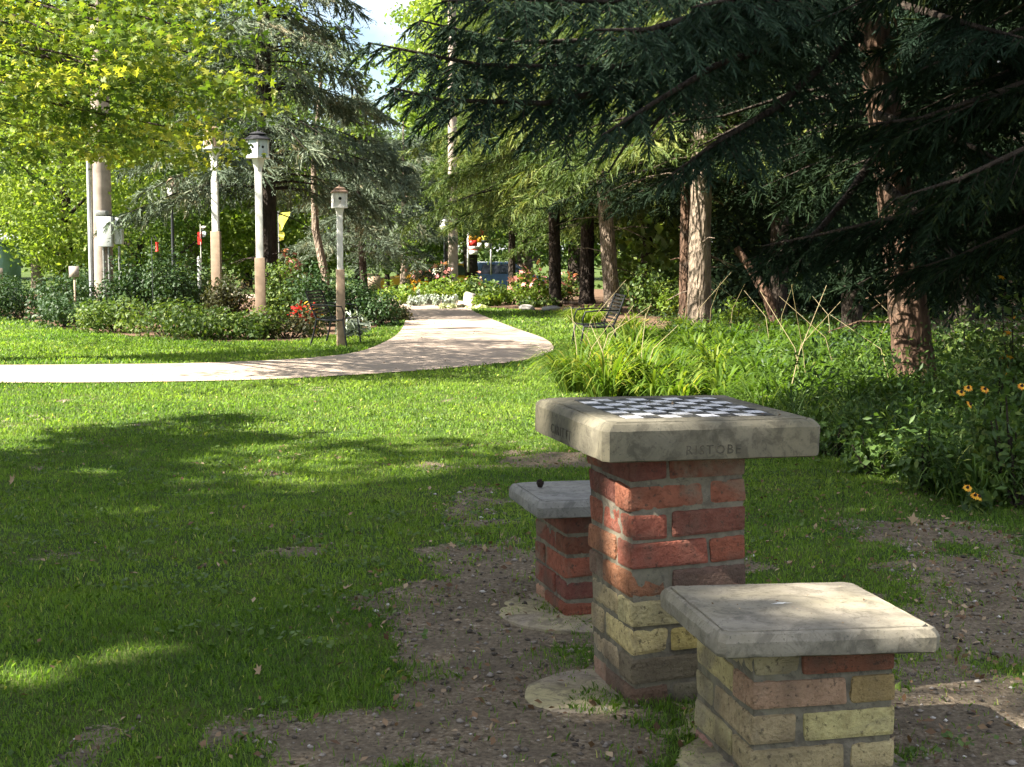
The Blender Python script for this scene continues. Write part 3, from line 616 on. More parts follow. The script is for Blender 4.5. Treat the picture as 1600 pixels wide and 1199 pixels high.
for q, (pts, wd) in enumerate(key):
    W_ = [at(*p) - Ab for p in pts]; lines, TP, TD, TL = bough(W_, rnd, .07, wd * .74, .62, .085, .03)
    tube(br, [tuple(p) for p in W_], np.linspace(.04, .006, len(W_)), 7, cap=False)
    for l in lines: tube(br, l, [.005, .003, .0015], 4, cap=False)
    tt = np.clip(rnd.random(len(TP)) * .6 + .25 * rnd.random(), 0, 1); needles(cr_, TP, TD, TL, rnd, 12, .019, .0042, tt); strips(cr_, TP, TD, TL, np.full(len(TP), .013), rnd, tt, .2)
for dead_ in [[(1335, 128, 11.9), (1230, 150, 11.6), (1130, 182, 11.2), (1040, 192, 11)], [(1335, 140, 11.9), (1240, 165, 11.7), (1160, 195, 11.4), (1090, 230, 11.1)], [(1345, 178, 11.9), (1290, 155, 11.7), (1270, 150, 11.6)], [(1140, 120, 10.8), (1060, 165, 10.3), (985, 215, 9.9), (950, 270, 9.8)], [(1090, 90, 10.4), (1040, 170, 10.0), (1000, 230, 9.7)], [(1345, 175, 11.9), (1300, 180, 11.6), (1270, 178, 11.5)]]:
    tube(br, [tuple(at(*p) - Ab) for p in dead_], np.linspace(.022, .006, len(dead_)), 6, cap=False)
part('branches', br, M['bark_dark'], A); part('crown', cr_, M['spruce_blue'], A)
a = Acc(); P_, D_ = [], []
for k in range(70):                        # upper crown, above the picture
    z = 4.6 + k * .1; f = (z - 4.6) / 7.4; th = k * 2.4; L = 3.6 * (1 - f) + .3; u = np.linspace(.15, 1, 14)[:, None]; d = np.array([math.cos(th), math.sin(th), 0])
    pts = np.array([-.11 * z, 0, z]) + d * L * u + np.array([0, 0, -.3]) * L * u ** 1.4
    for sg in (-1, 1):
        for v in np.linspace(.1, 1, 6): P_.append(pts + (d * .5 + sg * np.array([-d[1], d[0], 0])) * v * .5 * (1.1 - u)); D_.append(np.tile(d + sg * np.array([-d[1], d[0], -.6]), (14, 1)) + rnd.normal(size=(14, 3)) * .4)
P_ = np.concatenate(P_); D_ = np.concatenate(D_); strips(a, P_, D_, np.full(len(P_), .3), np.full(len(P_), .09), rnd, None, .5)
part('upper_crown', a, M['spruce_needles'], A)
# near dark spruce whose trunk stands just outside the right edge
N_ = spruce('dark_spruce', (4.6, 8.6), 11, 2.5, 2.15, 'spruce_shade_tint', 'near dark spruce filling the top right corner with drooping boughs', seed=61, tr=.2, dz=.3, per=8, tw=(.17, (14, .026, .005)), hang=.6, spc=.10, barkm='bark_dark', lod='hi', arc=(0, R(200), R(80)), bl=.16, ntw=7)
br = Acc(); cr_ = Acc(); Nb = Vector(N_.location)
for pts, wd in [([(1820, 60, 8.6), (1600, 130, 8.8), (1440, 185, 9.2), (1310, 200, 9.6)], .42), ([(1820, 180, 8.6), (1620, 260, 8.9), (1440, 330, 9.4), (1290, 365, 9.8), (1190, 385, 10)], .42), ([(1820, 240, 8.6), (1660, 330, 8.8), (1500, 400, 9.2), (1400, 430, 9.6)], .4), ([(1820, 100, 8.6), (1650, 210, 8.2), (1500, 280, 8.2), (1400, 310, 8.4)], .4)]:
    W_ = [at(*p) - Nb for p in pts]; W_[0] = Vector((0, 0, W_[0].z)); lines, TP, TD, TL = bough(W_, rnd, .07, wd, .6, .085, .03)
    tube(br, [tuple(p) for p in W_], np.linspace(.03, .005, len(W_)), 7, cap=False)
    for l in lines: tube(br, l, [.005, .003, .0015], 4, cap=False)
    tt = np.clip(rnd.random(len(TP)) * .75 + .25 * rnd.random(), 0, 1); needles(cr_, TP, TD, TL, rnd, 12, .019, .0042, tt); strips(cr_, TP, TD, TL, np.full(len(TP), .013), rnd, tt, .2)
part('low_branches', br, M['bark_dark'], N_); part('low_foliage', cr_, M['spruce_shade_tint'], N_)
spruce('dark_spruce', (5.4, 12.4), 12, 2.9, 1.5, 'spruce_shade_tint', 'dark spruce at the right edge behind the near one', seed=62, tr=.2, dz=.34, per=8, tw=(.2, .05), spc=.15, bl=.2, ntw=8)
# woods behind the daylilies
S_ = [(1092, 21, .165, 'bark_pale', 2.9, 12, 2.5, 'pale barked spruce trunk standing in the daylilies behind the table', (0, 0), 'spruce_sun_tint'),
      (1070, 23.6, .10, 'bark_orange', 2.6, 11, 2.0, 'thin reddish trunk just left behind the pale barked spruce', (0, 0), 'spruce_shade_tint'),
      (958, 27.5, .15, 'bark_pale', 2.6, 11, 2.4, 'leaning pale trunk above the brown mulch mound', (-.9, 0), 'spruce_sun_tint'),
      (917, 33, .16, 'bark_dark', 2.6, 13, 2.9, 'dark straight spruce trunk behind the leaning pale one', (0, 0), 'spruce_sun_tint'),
      (868, 31.5, .13, 'bark_dark', 2.7, 12, 3.0, 'dark spruce with light base at the right lawn edge, sunlit drooping boughs', (-.2, 0), 'spruce_sun_tint'),
      (800, 48, .12, 'bark_dark', 2.6, 14, 3.2, 'sunlit yellow green spruce behind the sign, thin trunk', (0, 0), 'spruce_sun_tint'),
      (1215, 24, .15, 'bark_dark', 2.6, 11, 2.8, 'dark spruce in deep shade behind the table, left of the leaning log', (0, 0), 'spruce_shade_tint'),
      (1330, 20, .14, 'bark_dark', 2.4, 11, 2.6, 'dark spruce in deep shade left behind the orange barked trunk', (0, 0), 'spruce_shade_tint'),
      (1500, 18, .15, 'bark_dark', 2.1, 12, 2.6, 'dark spruce in deep shade right behind the orange barked trunk', (0, 0), 'spruce_shade_tint'),
      (1010, 36, .15, 'bark_dark', 2.2, 13, 3.0, 'far spruce between the leaning pale trunk and the daylilies', (0, 0), 'spruce_sun_tint'),
      (1130, 32, .14, 'bark_dark', 2.6, 12, 3.0, 'far dark spruce right behind the pale barked trunk', (0, 0), 'spruce_shade_tint'),
      (1420, 28, .14, 'bark_dark', 2.3, 12, 3.2, 'farthest dark spruce behind the orange barked trunk', (0, 0), 'spruce_shade_tint')]
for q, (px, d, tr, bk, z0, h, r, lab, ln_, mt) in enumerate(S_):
    spruce('spruce_tree', gx(px, d), h, r, z0, mt, lab, group='spruces of the right hand woods', seed=70 + q, tr=tr, barkm=bk, lean=ln_, dz=.42 if mt != 'spruce_sun_tint' else .36, per=7, tw=(.22, .05) if mt != 'spruce_sun_tint' else (.24, .06), hang=.5 if mt != 'spruce_sun_tint' else .8, spc=.2, ntw=6, bl=.24)
# leaning broken log
a = trunk_mesh([(0, 0, 0), (-.15, 0, .45), (-.35, .1, .8), (-.62, .1, 1.2)], [.09, .08, .07, .05], rnd, 10); o = part('leaning_log', a, M['bark_orange'], None, True); o.location = (*gx(1215, 21), .1)
tag(o, 'broken orange brown log leaning in the dark woods', 'log')
# ---- big blue spruce at the left, behind the bird houses
spruce('blue_spruce', gx(418, 26.5), 10.5, 2.5, 2.5, 'blue_needles', 'big blue spruce with dark trunk behind the bird houses, silvery drooping boughs', seed=91, tr=.2, barkm='bark_dark', dz=.42, per=7, tw=(.26, .065), hang=.75, spc=.19, dead=.8, bl=.22, ntw=7, stubs=30)
spruce('blue_spruce', gx(570, 38), 5.6, 1.7, 1.4, 'blue_needles', 'smaller blue green spruce right of the short bird house, behind the shrubs', seed=92, tr=.1, barkm='bark_dark', dz=.4, per=7, tw=(.22, .06), spc=.2, lean=(-.3, 0))
spruce('blue_spruce', gx(632, 44), 5.2, 1.5, 1.9, 'blue_needles', 'slim dark spruce with bare lower trunk left of the path end', seed=93, tr=.13, barkm='bark_pale', dz=.4, per=6, tw=(.24, .06), spc=.2)
a = Acc(); rr = np.random.default_rng(8); o = empty('leaning_tree', (*gx(515, 30), 0), 'slim pale trunk leaning left between the tall and short bird houses', 'tree')
part('trunk', trunk_mesh([(0, 0, -.1), (-.08, 0, .7), (-.28, 0, 1.7), (-.3, 0, 3.0), (-.1, 0, 5)], [.12, .09, .08, .06, .03], rr), M['bark_pale'], o, True)
cluster_crown(a, (-.1, 0, 4.4), (1.1, 1.1, 1.6), rr, 40, 45, .12); part('crown', a, M['tree_green'], o)
# ---- maple whose lit branches hang into the top left corner
o = empty('maple_tree', (-8.6, 15.2, 0), 'maple with sunlit yellow green leaves hanging into the top left corner', 'maple')
rr = np.random.default_rng(101); a = trunk_mesh([(0, 0, -.1), (.1, 0, 1.5), (.1, 0, 3.5), (.2, 0, 7.5)], [.24, .18, .15, .05], rr, 14); c = Acc(); b0 = np.array([-8.6, 15.2, 0])
tips = [(335, 95, 16), (320, 50, 15), (300, 165, 16.5), (150, 95, 13), (160, 130, 13.5), (165, 180, 14), (145, 30, 13), (190, 95, 14.5), (270, 200, 15), (210, 130, 14.5), (240, 180, 16), (180, 225, 15.5), (130, 170, 14), (60, 120, 13.5), (40, 190, 14), (100, 60, 14), (170, 40, 15), (20, 40, 13), (240, 60, 17), (300, 150, 17), (-40, 100, 13), (-30, 180, 13.5), (-60, 30, 12.5), (90, 215, 15), (10, 10, 15), (130, 0, 16), (310, 20, 16.5),
        (60, -40, 14), (150, -60, 15), (250, -50, 16), (0, -90, 14), (100, 120, 17), (200, 190, 17.5), (20, 225, 16), (262, 222, 16.5), (255, 120, 15.5)]
for q, t3 in enumerate(tips):
    e = np.array(tuple(at(*t3))) - b0; s_ = np.array([.1, 0, min(6, max(2.2, e[2] + .2 + rr.random()))]); m = (s_ + e) / 2 + np.array([0, 0, .3]) + rr.normal(size=3) * .15
    tube(a, [s_, m, e], [.05, .03, .008], 6)
    for k in range(6):
        cc = e + rr.normal(size=3) * np.array([.46, .5, .22]); n_ = 60; ct = rr.random() * .55 + (.15 if e[0] > 4 else 0)
        P_ = cc + rr.normal(size=(n_, 3)) * np.array([.17, .2, .055]); P_[:, 2] -= .25 * ((P_[:, 0] - cc[0]) ** 2 + (P_[:, 1] - cc[1]) ** 2)
        star_leaves(c, P_, rr, .11, up=1.1, tint=np.clip(ct + rr.random(n_) * .45, 0, 1))
cluster_crown(c, (-.4, 1.2, 7.2), (4.2, 3.6, 2.7), rr, 130, 60, .13, star=True)
part('trunk', a, M['bark_dark'], o, True); part('crown', c, M['maple_leaf'], o)
# ---- trees beyond the left shrubs and the path
BT = [(60, 56, 12, 3.6, 1.6, 'tree_yellowgreen', 'light yellow green tree at the far left edge behind the utility pole'), (105, 43, 8.5, 2.9, .3, 'tree_yellowgreen', 'bushy light green tree directly left of the utility pole'),
      (215, 52, 13, 3.8, .9, 'tree_green', 'green tree just right of the utility pole behind'), (300, 60, 14, 4.5, 1.3, 'tree_yellowgreen', 'pale green tree behind the black lamp post'),
      (-110, 58, 12, 3.5, 1.5, 'tree_green', 'dark green tree cut by the left edge'), (385, 66, 12, 4, 1., 'tree_green', 'hazy green tree directly behind the blue spruce'),
      (480, 58, 6.8, 3.4, 1.0, 'tree_yellowgreen', 'golden green tree right of the blue spruce trunk'), (560, 75, 8.2, 4.2, 1.4, 'tree_green', 'round green tree behind the short bird house'),
      (625, 88, 8.2, 4.0, 1.2, 'tree_yellowgreen', 'far light green tree at the end of the path'), (652, 52, 6.2, 1.6, 1.4, 'tree_green', 'slim green tree left of the globe street lamp'),
      (705, 66, 15, 2.4, 6.5, 'tree_yellowgreen', 'tall light green tree top above the far utility pole'), (735, 58, 13, 2.6, 2.4, 'tree_yellowgreen', 'yellow green tree behind the far utility pole'),
      (820, 62, 15, 4.2, 1.2, 'tree_green', 'tall green tree behind the sunlit spruces'), (605, 41, 2.3, .75, .55, 'tree_green', 'small round bright green tree beside the lawn beyond the path'),
      (900, 56, 14, 4.0, 1, 'tree_green', 'green tree deep behind the two dark trunks'), (1000, 50, 13, 4.0, .6, 'shrub_mid', 'green tree deep behind the leaning pale trunk')]
for q, (px, d, h, r, cz0, mt, lab) in enumerate(BT):
    sz = .0034 * d
    broadleaf('broadleaf_tree', gx(px, d), h, r, cz0, mt, lab, group='trees beyond the shrubs and the path', seed=120 + q, nc=int(60 + r * 26), per=150 if r > 1 else 40, size=sz if r > 1 else .09, barkm='bark_dark' if q % 3 else 'bark_pale')
# the far belt of woods: nobody could count it
a = Acc(); rr = np.random.default_rng(200); n_ = 52000; X_ = rr.uniform(-48, 48, n_); Y_ = 98 + rr.normal(0, 3, n_); top = 5.4 + 3.2 * fbm(X_ + 99, X_ * 0 + 5, .16, 3, 3); top = np.where((X_ > -13) & (X_ < -5), top * .85, top)
leaves(a, np.stack([X_, Y_, top * rr.random(n_) ** .8], 1), rr, .5, tint=np.clip(fbm(X_ + 50, Y_, .3, 3, 9) + rr.normal(0, .2, n_), 0, 1))
tag(link('far_woods', a.mesh('far_woods'), M['tree_green']), 'hazy green belt of far woods closing the view', 'woods', kind='stuff')
a = Acc(); n_ = 60000; X_ = rr.uniform(2.5, 34, n_); Y_ = 34 + .5 * X_ + rr.normal(0, 2.5, n_); top = 4.5 + 4 * fbm(X_ + 9, X_ * 0 + 2, .35, 3, 6)
leaves(a, np.stack([X_, Y_, top * rr.random(n_)], 1), rr, .26, tint=np.clip(fbm(X_ + 50, Y_, .6, 3, 9) + rr.normal(0, .2, n_), 0, 1))
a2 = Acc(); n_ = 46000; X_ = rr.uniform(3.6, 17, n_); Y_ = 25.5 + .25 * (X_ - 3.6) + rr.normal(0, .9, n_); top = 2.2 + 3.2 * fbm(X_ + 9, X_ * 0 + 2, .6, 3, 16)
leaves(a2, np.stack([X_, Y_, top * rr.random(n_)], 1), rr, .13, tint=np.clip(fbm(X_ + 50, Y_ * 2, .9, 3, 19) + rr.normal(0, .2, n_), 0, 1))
tag(link('dark_thicket', a2.mesh('dark_thicket'), M['spruce_shade_tint']), 'nearly black undergrowth filling the gaps between the right hand trunks', 'thicket', kind='stuff')  # leaves take the darkened colour, standing in for deep shade between trunks
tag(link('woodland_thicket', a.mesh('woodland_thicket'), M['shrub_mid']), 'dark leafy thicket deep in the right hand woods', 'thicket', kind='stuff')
# ---- tall trees left of and behind the camera, only their shade reaches the lawn
OFF = [(-9.2, -3.0, 12, 4.0, 3.0, 'big maple left behind the camera shading the brick stools'), (-8.2, -.3, 17, 3.3, 8.2, 'tall tree left of the camera shading the right side'), (-8.4, 5.3, 5.6, 1.5, 2.4, 'small tree left of the lawn throwing a narrow shade'), (-4.5, -4.0, 9, 3.4, 3.2, 'tree directly behind the camera shading the near ground'), (-9.0, .9, 9.2, 2.9, 3.6, 'middle sized tree left of the camera shading the near lawn'), (-12.5, -2.5, 22, 3.4, 13, 'tallest tree far left behind the camera')]
for q, (x, y, h, r, cz0, lab) in enumerate(OFF):
    ca_, sa_ = math.cos(R(-12.5)), math.sin(R(-12.5)); x, y = .5 + (x - .5) * ca_ - (y - 5.5) * sa_, 5.5 + (x - .5) * sa_ + (y - 5.5) * ca_
    broadleaf('shade_tree', (x, y), h, r, cz0, 'shade_leaf', lab, group='shade trees behind the camera', seed=160 + q, nc=(150, 170, 34, 110, 130, 150)[q], per=110, size=.2, cs=.2, gaps=True)
# ------------------------------------------------------------------ shrubs and flowers
def shrub(px, d, ytop, wpx, mat, label, name='shrub', cat='shrub', group=None, seed=1, size=.06, dens=1., z=None, flower=None, lumps=16, bot=.0, up=.4, asp=.6):
    rnd = np.random.default_rng(seed); zz = TZ(d); o = empty(name, (*gx(px, d), zz), label, cat, group)
    w_ = wpx / F * d; h = H + (390 - ytop) / F * d - zz; a = Acc(); cs = []
    n = int(min(9000, max(500, w_ * h * 1500 * dens * (.065 / size) ** 1.6)))
    for k in range(lumps):
        th = rnd.random() * 6.28; r_ = (rnd.random() ** .5) * w_ * .42; hh = h * (.45 + .55 * rnd.random()) * (1 - .35 * (r_ / (w_ * .5)) ** 2)
        c = np.array([math.cos(th) * r_, math.sin(th) * r_ * .8, hh * .62]); rr_ = np.array([w_ * .2, w_ * .2, hh * .40]); cs.append((c, rr_))
        m = n // lumps; U = unit(rnd.normal(size=(m, 3))); P = c + U * rr_ * (.55 + .5 * rnd.random((m, 1)) ** .6)
        low = rnd.random(m) < .25; P[low, 2] *= rnd.random(low.sum()); P[:, 2] = np.maximum(P[:, 2], bot + .02)
        leaves(a, P, rnd, size, tint=np.clip(rnd.random() * .4 + rnd.random(m) * .6, 0, 1), N=U * 1.0 + rnd.normal(size=(m, 3)) * .7 + np.array([0, 0, up]), asp=asp)
    s = Acc()
    for c, rr_ in cs[:9]: tube(s, [(c[0] * .15, c[1] * .15, -.03), (c[0] * .6, c[1] * .6, c[2] * .6), c + np.array([0, 0, rr_[2] * .5])], [.012, .009, .004], 5)
    part('stems', s, M['bark_dark'], o); part('foliage', a, M[mat], o)
    if flower:
        fm, nf, fs, span = flower
        for k in range(nf):
            f = Acc(); c, rr_ = cs[rnd.integers(len(cs))]; u = unit(rnd.normal(size=3) + np.array([0, -.5, 1.2])); p = c + u * rr_ * 1.12; star_leaves(f, p[None], rnd, fs * 1.7, up=.8, tint=np.array([rnd.random()]))
            part('flower_head', f, M[fm], o)
    return o
gb = 'shrubs in the left hand bed'
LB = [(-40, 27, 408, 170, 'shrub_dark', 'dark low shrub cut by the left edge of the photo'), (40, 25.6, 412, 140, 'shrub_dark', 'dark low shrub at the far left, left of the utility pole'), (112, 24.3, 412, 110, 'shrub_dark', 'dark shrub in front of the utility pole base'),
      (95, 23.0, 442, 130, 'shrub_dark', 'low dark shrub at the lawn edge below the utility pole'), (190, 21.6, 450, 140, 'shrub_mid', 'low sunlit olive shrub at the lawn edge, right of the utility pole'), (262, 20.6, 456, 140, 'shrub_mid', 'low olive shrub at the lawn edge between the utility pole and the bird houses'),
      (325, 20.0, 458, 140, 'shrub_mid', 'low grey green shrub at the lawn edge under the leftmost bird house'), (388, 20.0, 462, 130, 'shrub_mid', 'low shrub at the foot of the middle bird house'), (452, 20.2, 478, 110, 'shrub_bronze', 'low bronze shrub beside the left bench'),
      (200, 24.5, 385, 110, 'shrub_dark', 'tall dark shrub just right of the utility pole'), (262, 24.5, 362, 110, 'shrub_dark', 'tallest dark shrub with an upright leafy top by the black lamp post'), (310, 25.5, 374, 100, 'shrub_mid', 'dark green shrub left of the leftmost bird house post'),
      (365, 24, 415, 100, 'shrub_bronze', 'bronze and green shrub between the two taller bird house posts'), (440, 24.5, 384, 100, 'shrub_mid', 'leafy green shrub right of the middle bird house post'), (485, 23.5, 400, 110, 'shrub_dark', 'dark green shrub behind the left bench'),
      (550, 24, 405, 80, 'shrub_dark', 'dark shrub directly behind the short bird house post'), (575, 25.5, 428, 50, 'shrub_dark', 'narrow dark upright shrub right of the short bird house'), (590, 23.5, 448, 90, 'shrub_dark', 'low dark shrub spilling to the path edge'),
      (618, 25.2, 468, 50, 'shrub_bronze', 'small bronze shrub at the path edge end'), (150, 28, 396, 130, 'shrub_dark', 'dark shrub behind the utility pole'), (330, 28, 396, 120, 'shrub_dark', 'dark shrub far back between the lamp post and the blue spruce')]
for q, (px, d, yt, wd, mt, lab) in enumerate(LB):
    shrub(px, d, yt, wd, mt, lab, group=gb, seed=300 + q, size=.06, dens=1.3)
shrub(475, 21.6, 462, 46, 'shrub_bronze', 'plant with bright red flowers behind the left bench', 'flowering_plant', 'flower', seed=330, size=.05, flower=('red_petal', 55, .06, .4))
shrub(488, 22, 466, 36, 'shrub_dark', 'low plant with small orange flowers seen through the bench back', 'flowering_plant', 'flower', seed=331, size=.05, flower=('orange_petal', 26, .06, .25))
shrub(462, 26.5, 382, 55, 'shrub_bronze', 'tall plant with dusty pink flower heads beside the spruce trunk', 'flowering_plant', 'flower', seed=332, size=.06, flower=('pink_petal', 40, .13, .3))
shrub(552, 20.5, 476, 52, 'silver_leaf', 'pale silver green leafy plant right of the short bird house post', 'leafy_plant', 'plant', seed=333, size=.13, asp=.22, dens=.35)
# garden beyond the path
RB = [(622, 33, 432, 70, 'shrub_bright', 'feathery pale green shrub at the left of the flower garden', None), (648, 37, 430, 50, 'shrub_mid', 'shrub covered in orange yellow flowers in front of the yellow car', ('orange_petal', 90, .08, .4)),
      (692, 36, 424, 80, 'shrub_bright', 'light green shrub in the middle of the flower garden', None), (742, 37, 424, 70, 'shrub_mid', 'green shrub below the red and white sign', ('pink_petal', 14, .07, .2)), (775, 35, 432, 60, 'shrub_mid', 'grey green shrub in front of the blue car', None),
      (800, 32.5, 440, 70, 'shrub_bright', 'low yellow green shrub near the right end of the flower garden', None), (832, 34, 408, 80, 'shrub_bright', 'tall light green shrub with pink plumes left of the dark trunk', ('pink_petal', 40, .12, .5)), (885, 35, 420, 60, 'shrub_mid', 'green shrub with pink plumes between the two dark trunks', ('pink_petal', 36, .12, .5)),
      (845, 31, 458, 60, 'shrub_mid', 'low green shrub at the lawn edge before the dark trunk', None), (762, 31.6, 455, 50, 'shrub_bright', 'low bright shrub behind the pale mounds', None), (655, 40, 405, 50, 'shrub_bronze', 'tall purple red shrub left of the globe lamp', ('pink_petal', 14, .1, .3)), (690, 41, 398, 36, 'shrub_bronze', 'purple red shrub at the far utility pole foot', ('pink_petal', 22, .12, .3))]
for q, (px, d, yt, wd, mt, lab, fl) in enumerate(RB):
    shrub(px, d, yt, wd, mt, lab, 'flower_shrub' if fl else 'shrub', 'shrub', 'shrubs of the flower garden beyond the path', 350 + q, .085, 1.2, flower=fl)
WM = [(648, 31.6, 452, 26, 'first white leaved mound, left end of the white row at the path end'), (665, 32.2, 458, 22, 'small white leaved mound second in the row'), (684, 31.8, 455, 22, 'white leaved mound in the middle of the row'), (703, 31.9, 453, 26, 'largest white leaved mound, right end of the row'), (651, 33, 444, 12, 'small white tuft rising behind the first mound')]
for q, (px, d, yt, wd, lab) in enumerate(WM): shrub(px, d, yt, wd, 'silver_leaf', lab, 'white_mound_plant', 'plant', 'white leaved mounds at the path end', 370 + q, .06, 1., lumps=7)
shrub(700, 30.2, 471, 34, 'cream_petal', 'low cream green mound at the lawn edge by the path end', 'mound_plant', 'plant', 'cream mounds', 380, .05, 1., lumps=7)
shrub(745, 30.2, 473, 40, 'cream_petal', 'wider cream green mound to the right at the lawn edge', 'mound_plant', 'plant', 'cream mounds', 381, .05, 1., lumps=7)
shrub(722, 30.6, 475, 16, 'shrub_bronze', 'small purple plant between the two cream mounds', 'mound_plant', 'plant', None, 382, .05, 1., lumps=5)
shrub(683, 43, 398, 16, 'white_petal', 'white flowering bush top beside the globe street lamp', 'flower_shrub', 'shrub', None, 383, .09, 1.2, lumps=5)
shrub(1020, 27, 405, 110, 'shrub_mid', 'sunlit green bush right of the leaning pale trunk', seed=385, size=.09, name='understory_shrub')
shrub(1152, 22.5, 455, 80, 'shrub_bright', 'low bright green bush right of the pale barked trunk', seed=386, size=.07, name='understory_shrub', group='understory bushes')
shrub(1045, 25, 440, 40, 'shrub_bright', 'small yellow green bush left of the thin reddish trunk', seed=387, size=.07, name='understory_shrub', group='understory bushes')
shrub(1520, 13.5, 470, 170, 'shrub_mid', 'leafy green bush right behind the orange barked trunk', seed=388, size=.07, name='understory_shrub', group='understory bushes', dens=.8)
shrub(1585, 11, 420, 110, 'shrub_mid', 'tall leafy bush with yellowing leaves at the right edge', seed=389, size=.065, name='understory_shrub', group='understory bushes', dens=.8, flower=('orange_petal', 10, .06, .4))
shrub(1320, 15.5, 500, 130, 'shrub_dark', 'shaded bush left behind the orange barked trunk', seed=390, size=.06, name='understory_shrub', group='understory bushes')
# arching strap leaves
def straps(a, c, n, h, spread, wd, rnd, seg=6, tint=None):
    th = rnd.random(n) * 6.283; out = np.stack([np.cos(th), np.sin(th), np.zeros(n)], 1); sd = np.stack([-out[:, 1], out[:, 0], np.zeros(n)], 1)
    L = h * (.6 + .7 * rnd.random(n)); k = .35 + .65 * rnd.random(n); u = np.linspace(0, 1, seg); P = np.array(c) + out * (rnd.random(n) * spread * .35)[:, None]; V = []
    for q, t in enumerate(u):
        r_ = L * (.15 + .75 * k) * t ** 1.3; z = L * (t * (1.15 - .1 * k) - (.25 + .75 * k) * t ** 2.6 * .9)
        ctr = P + out * r_[:, None] + np.array([0, 0, 1.]) * z[:, None]; ww = (wd * (1 - t ** 2.5) * (.7 + .5 * rnd.random()) * .5) + .0006
        V += [ctr - sd * ww, ctr + sd * ww]
    V = np.stack(V, 1); m = 2 * seg; i = np.arange(n)[:, None] * m; T = rnd.random(n) if tint is None else tint
    for q in range(seg - 1): a.add(V.reshape(-1, 3) if q == 0 else np.zeros((0, 3)), (i + np.array([[2 * q, 2 * q + 1, 2 * q + 3, 2 * q + 2]])) - (0 if q == 0 else len(V) * m), T)
rr = np.random.default_rng(400)
CL = [(905, 612, 'lit'), (950, 622, ''), (1000, 616, ''), (935, 590, ''), (985, 588, '')]
CLl = ['bright yellow green daylily clump nearest the lawn, left end of the daylily bed', 'bright daylily clump directly above the left corner of the chess table', 'daylily clump behind the middle of the chess board', 'sunlit daylily clump behind the nearest clumps on the left', 'yellow tipped daylily clump left of the pale barked trunk']
for q, (px, py, _) in enumerate(CL):
    g = G(px, py); o = empty('daylily_clump', g, CLl[q], 'daylily', 'daylily clumps at the lawn edge'); a = Acc(); straps(a, (0, 0, 0), 260, .6, .5, .018, rr, tint=np.clip(.2 + rr.random(260) * .78, 0, 1))
    s = Acc()
    for k in range(2): th = rr.random() * 6.28; tube(s, [(0, 0, 0), (math.cos(th) * .12, math.sin(th) * .12, .4), (math.cos(th) * .35, math.sin(th) * .3, .6 + rr.random() * .15)], [.004, .003, .002], 4)
    part('leaves', a, M['lily_leaf'], o); part('stalks', s, M['straw'], o)
a = Acc(); st_ = Acc(); cnt = 0
while cnt < 210:
    px, py = rr.uniform(890, 1440), rr.uniform(510, 650); g = G(px, py)
    if py > 560 + (px - 880) * .16 + 45 or (px < 975 and py < 560) or (g.x - A.location.x) ** 2 + (g.y - 12) ** 2 < .2: continue
    hh = rr.uniform(.24, .46); straps(a, (g.x, g.y, 0), 90, hh, .5, .02 + .0006 * g.y, rr, tint=np.clip((rr.random() * .4 + rr.random(90) * .62) * (1 if px < 1130 else .62), 0, 1)); cnt += 1  # tint lowered on the right: shade of the woods painted into the leaves
    if rr.random() < .1:
        for k in range(1): th = rr.random() * 6.28; tube(st_, [(g.x, g.y, 0), (g.x + math.cos(th) * .15, g.y, .45), (g.x + math.cos(th) * .6, g.y + math.sin(th) * .4, .7 + rr.random() * .35)], [.004, .003, .002], 4)
tag(link('daylily_leaves', a.mesh('daylily_leaves'), M['lily_leaf']), 'mass of arching daylily leaves behind the chess table', 'daylilies', kind='stuff')
tag(link('dry_stalks', st_.mesh('dry_stalks'), M['straw']), 'thin dry flower stalks standing among the daylilies', 'stalks', kind='stuff')
# undergrowth right of the table
a = Acc(); n_ = 0; P_ = []
while n_ < 190:
    px, py = rr.uniform(1180, 1760), rr.uniform(560, 800); g = G(px, py)
    if py > 660 + (px - 1200) * .42 or g.y < 6.6: continue
    h_ = rr.uniform(.12, .5) * (1.25 if px > 1400 else 1); m = 90; c = rr.normal(size=(m, 3)) * np.array([.13, .13, h_ * .3]) + np.array([g.x, g.y, h_ * .6]); c[:, 2] = np.abs(c[:, 2]); P_.append(c); n_ += 1
P_ = np.concatenate(P_); leaves(a, P_, rr, .05, asp=.36, tint=np.clip(fbm(P_[:, 0] + 9, P_[:, 1], 2.5, 3, 4) * .8 + rr.normal(0, .2, len(P_)), 0, 1), up=1.)
for k in range(620):
    px, py = rr.uniform(1180, 1700), rr.uniform(600, 790); g = G(px, py)
    if py > 670 + (px - 1200) * .40 or g.y < 6.6: continue
    straps(a, (g.x, g.y, 0), 16, rr.uniform(.25, .5), .25, .010, rr)
tag(link('undergrowth', a.mesh('undergrowth'), M['weed_leaf']), 'leafy green undergrowth between the chess table and the spruce trunk', 'undergrowth', kind='stuff')
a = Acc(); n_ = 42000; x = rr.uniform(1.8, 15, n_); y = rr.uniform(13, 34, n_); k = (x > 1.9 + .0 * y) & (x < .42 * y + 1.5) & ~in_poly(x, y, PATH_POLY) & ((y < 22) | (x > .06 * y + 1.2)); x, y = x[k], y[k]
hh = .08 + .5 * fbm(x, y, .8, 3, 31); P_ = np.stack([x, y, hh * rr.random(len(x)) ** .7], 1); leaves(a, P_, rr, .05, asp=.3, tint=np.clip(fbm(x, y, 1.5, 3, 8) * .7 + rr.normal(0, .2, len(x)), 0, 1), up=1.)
tag(link('woodland_floor_plants', a.mesh('woodland_floor_plants'), M['shrub_dark']), 'low dark green plants covering the floor of the right hand woods', 'ground cover', kind='stuff')
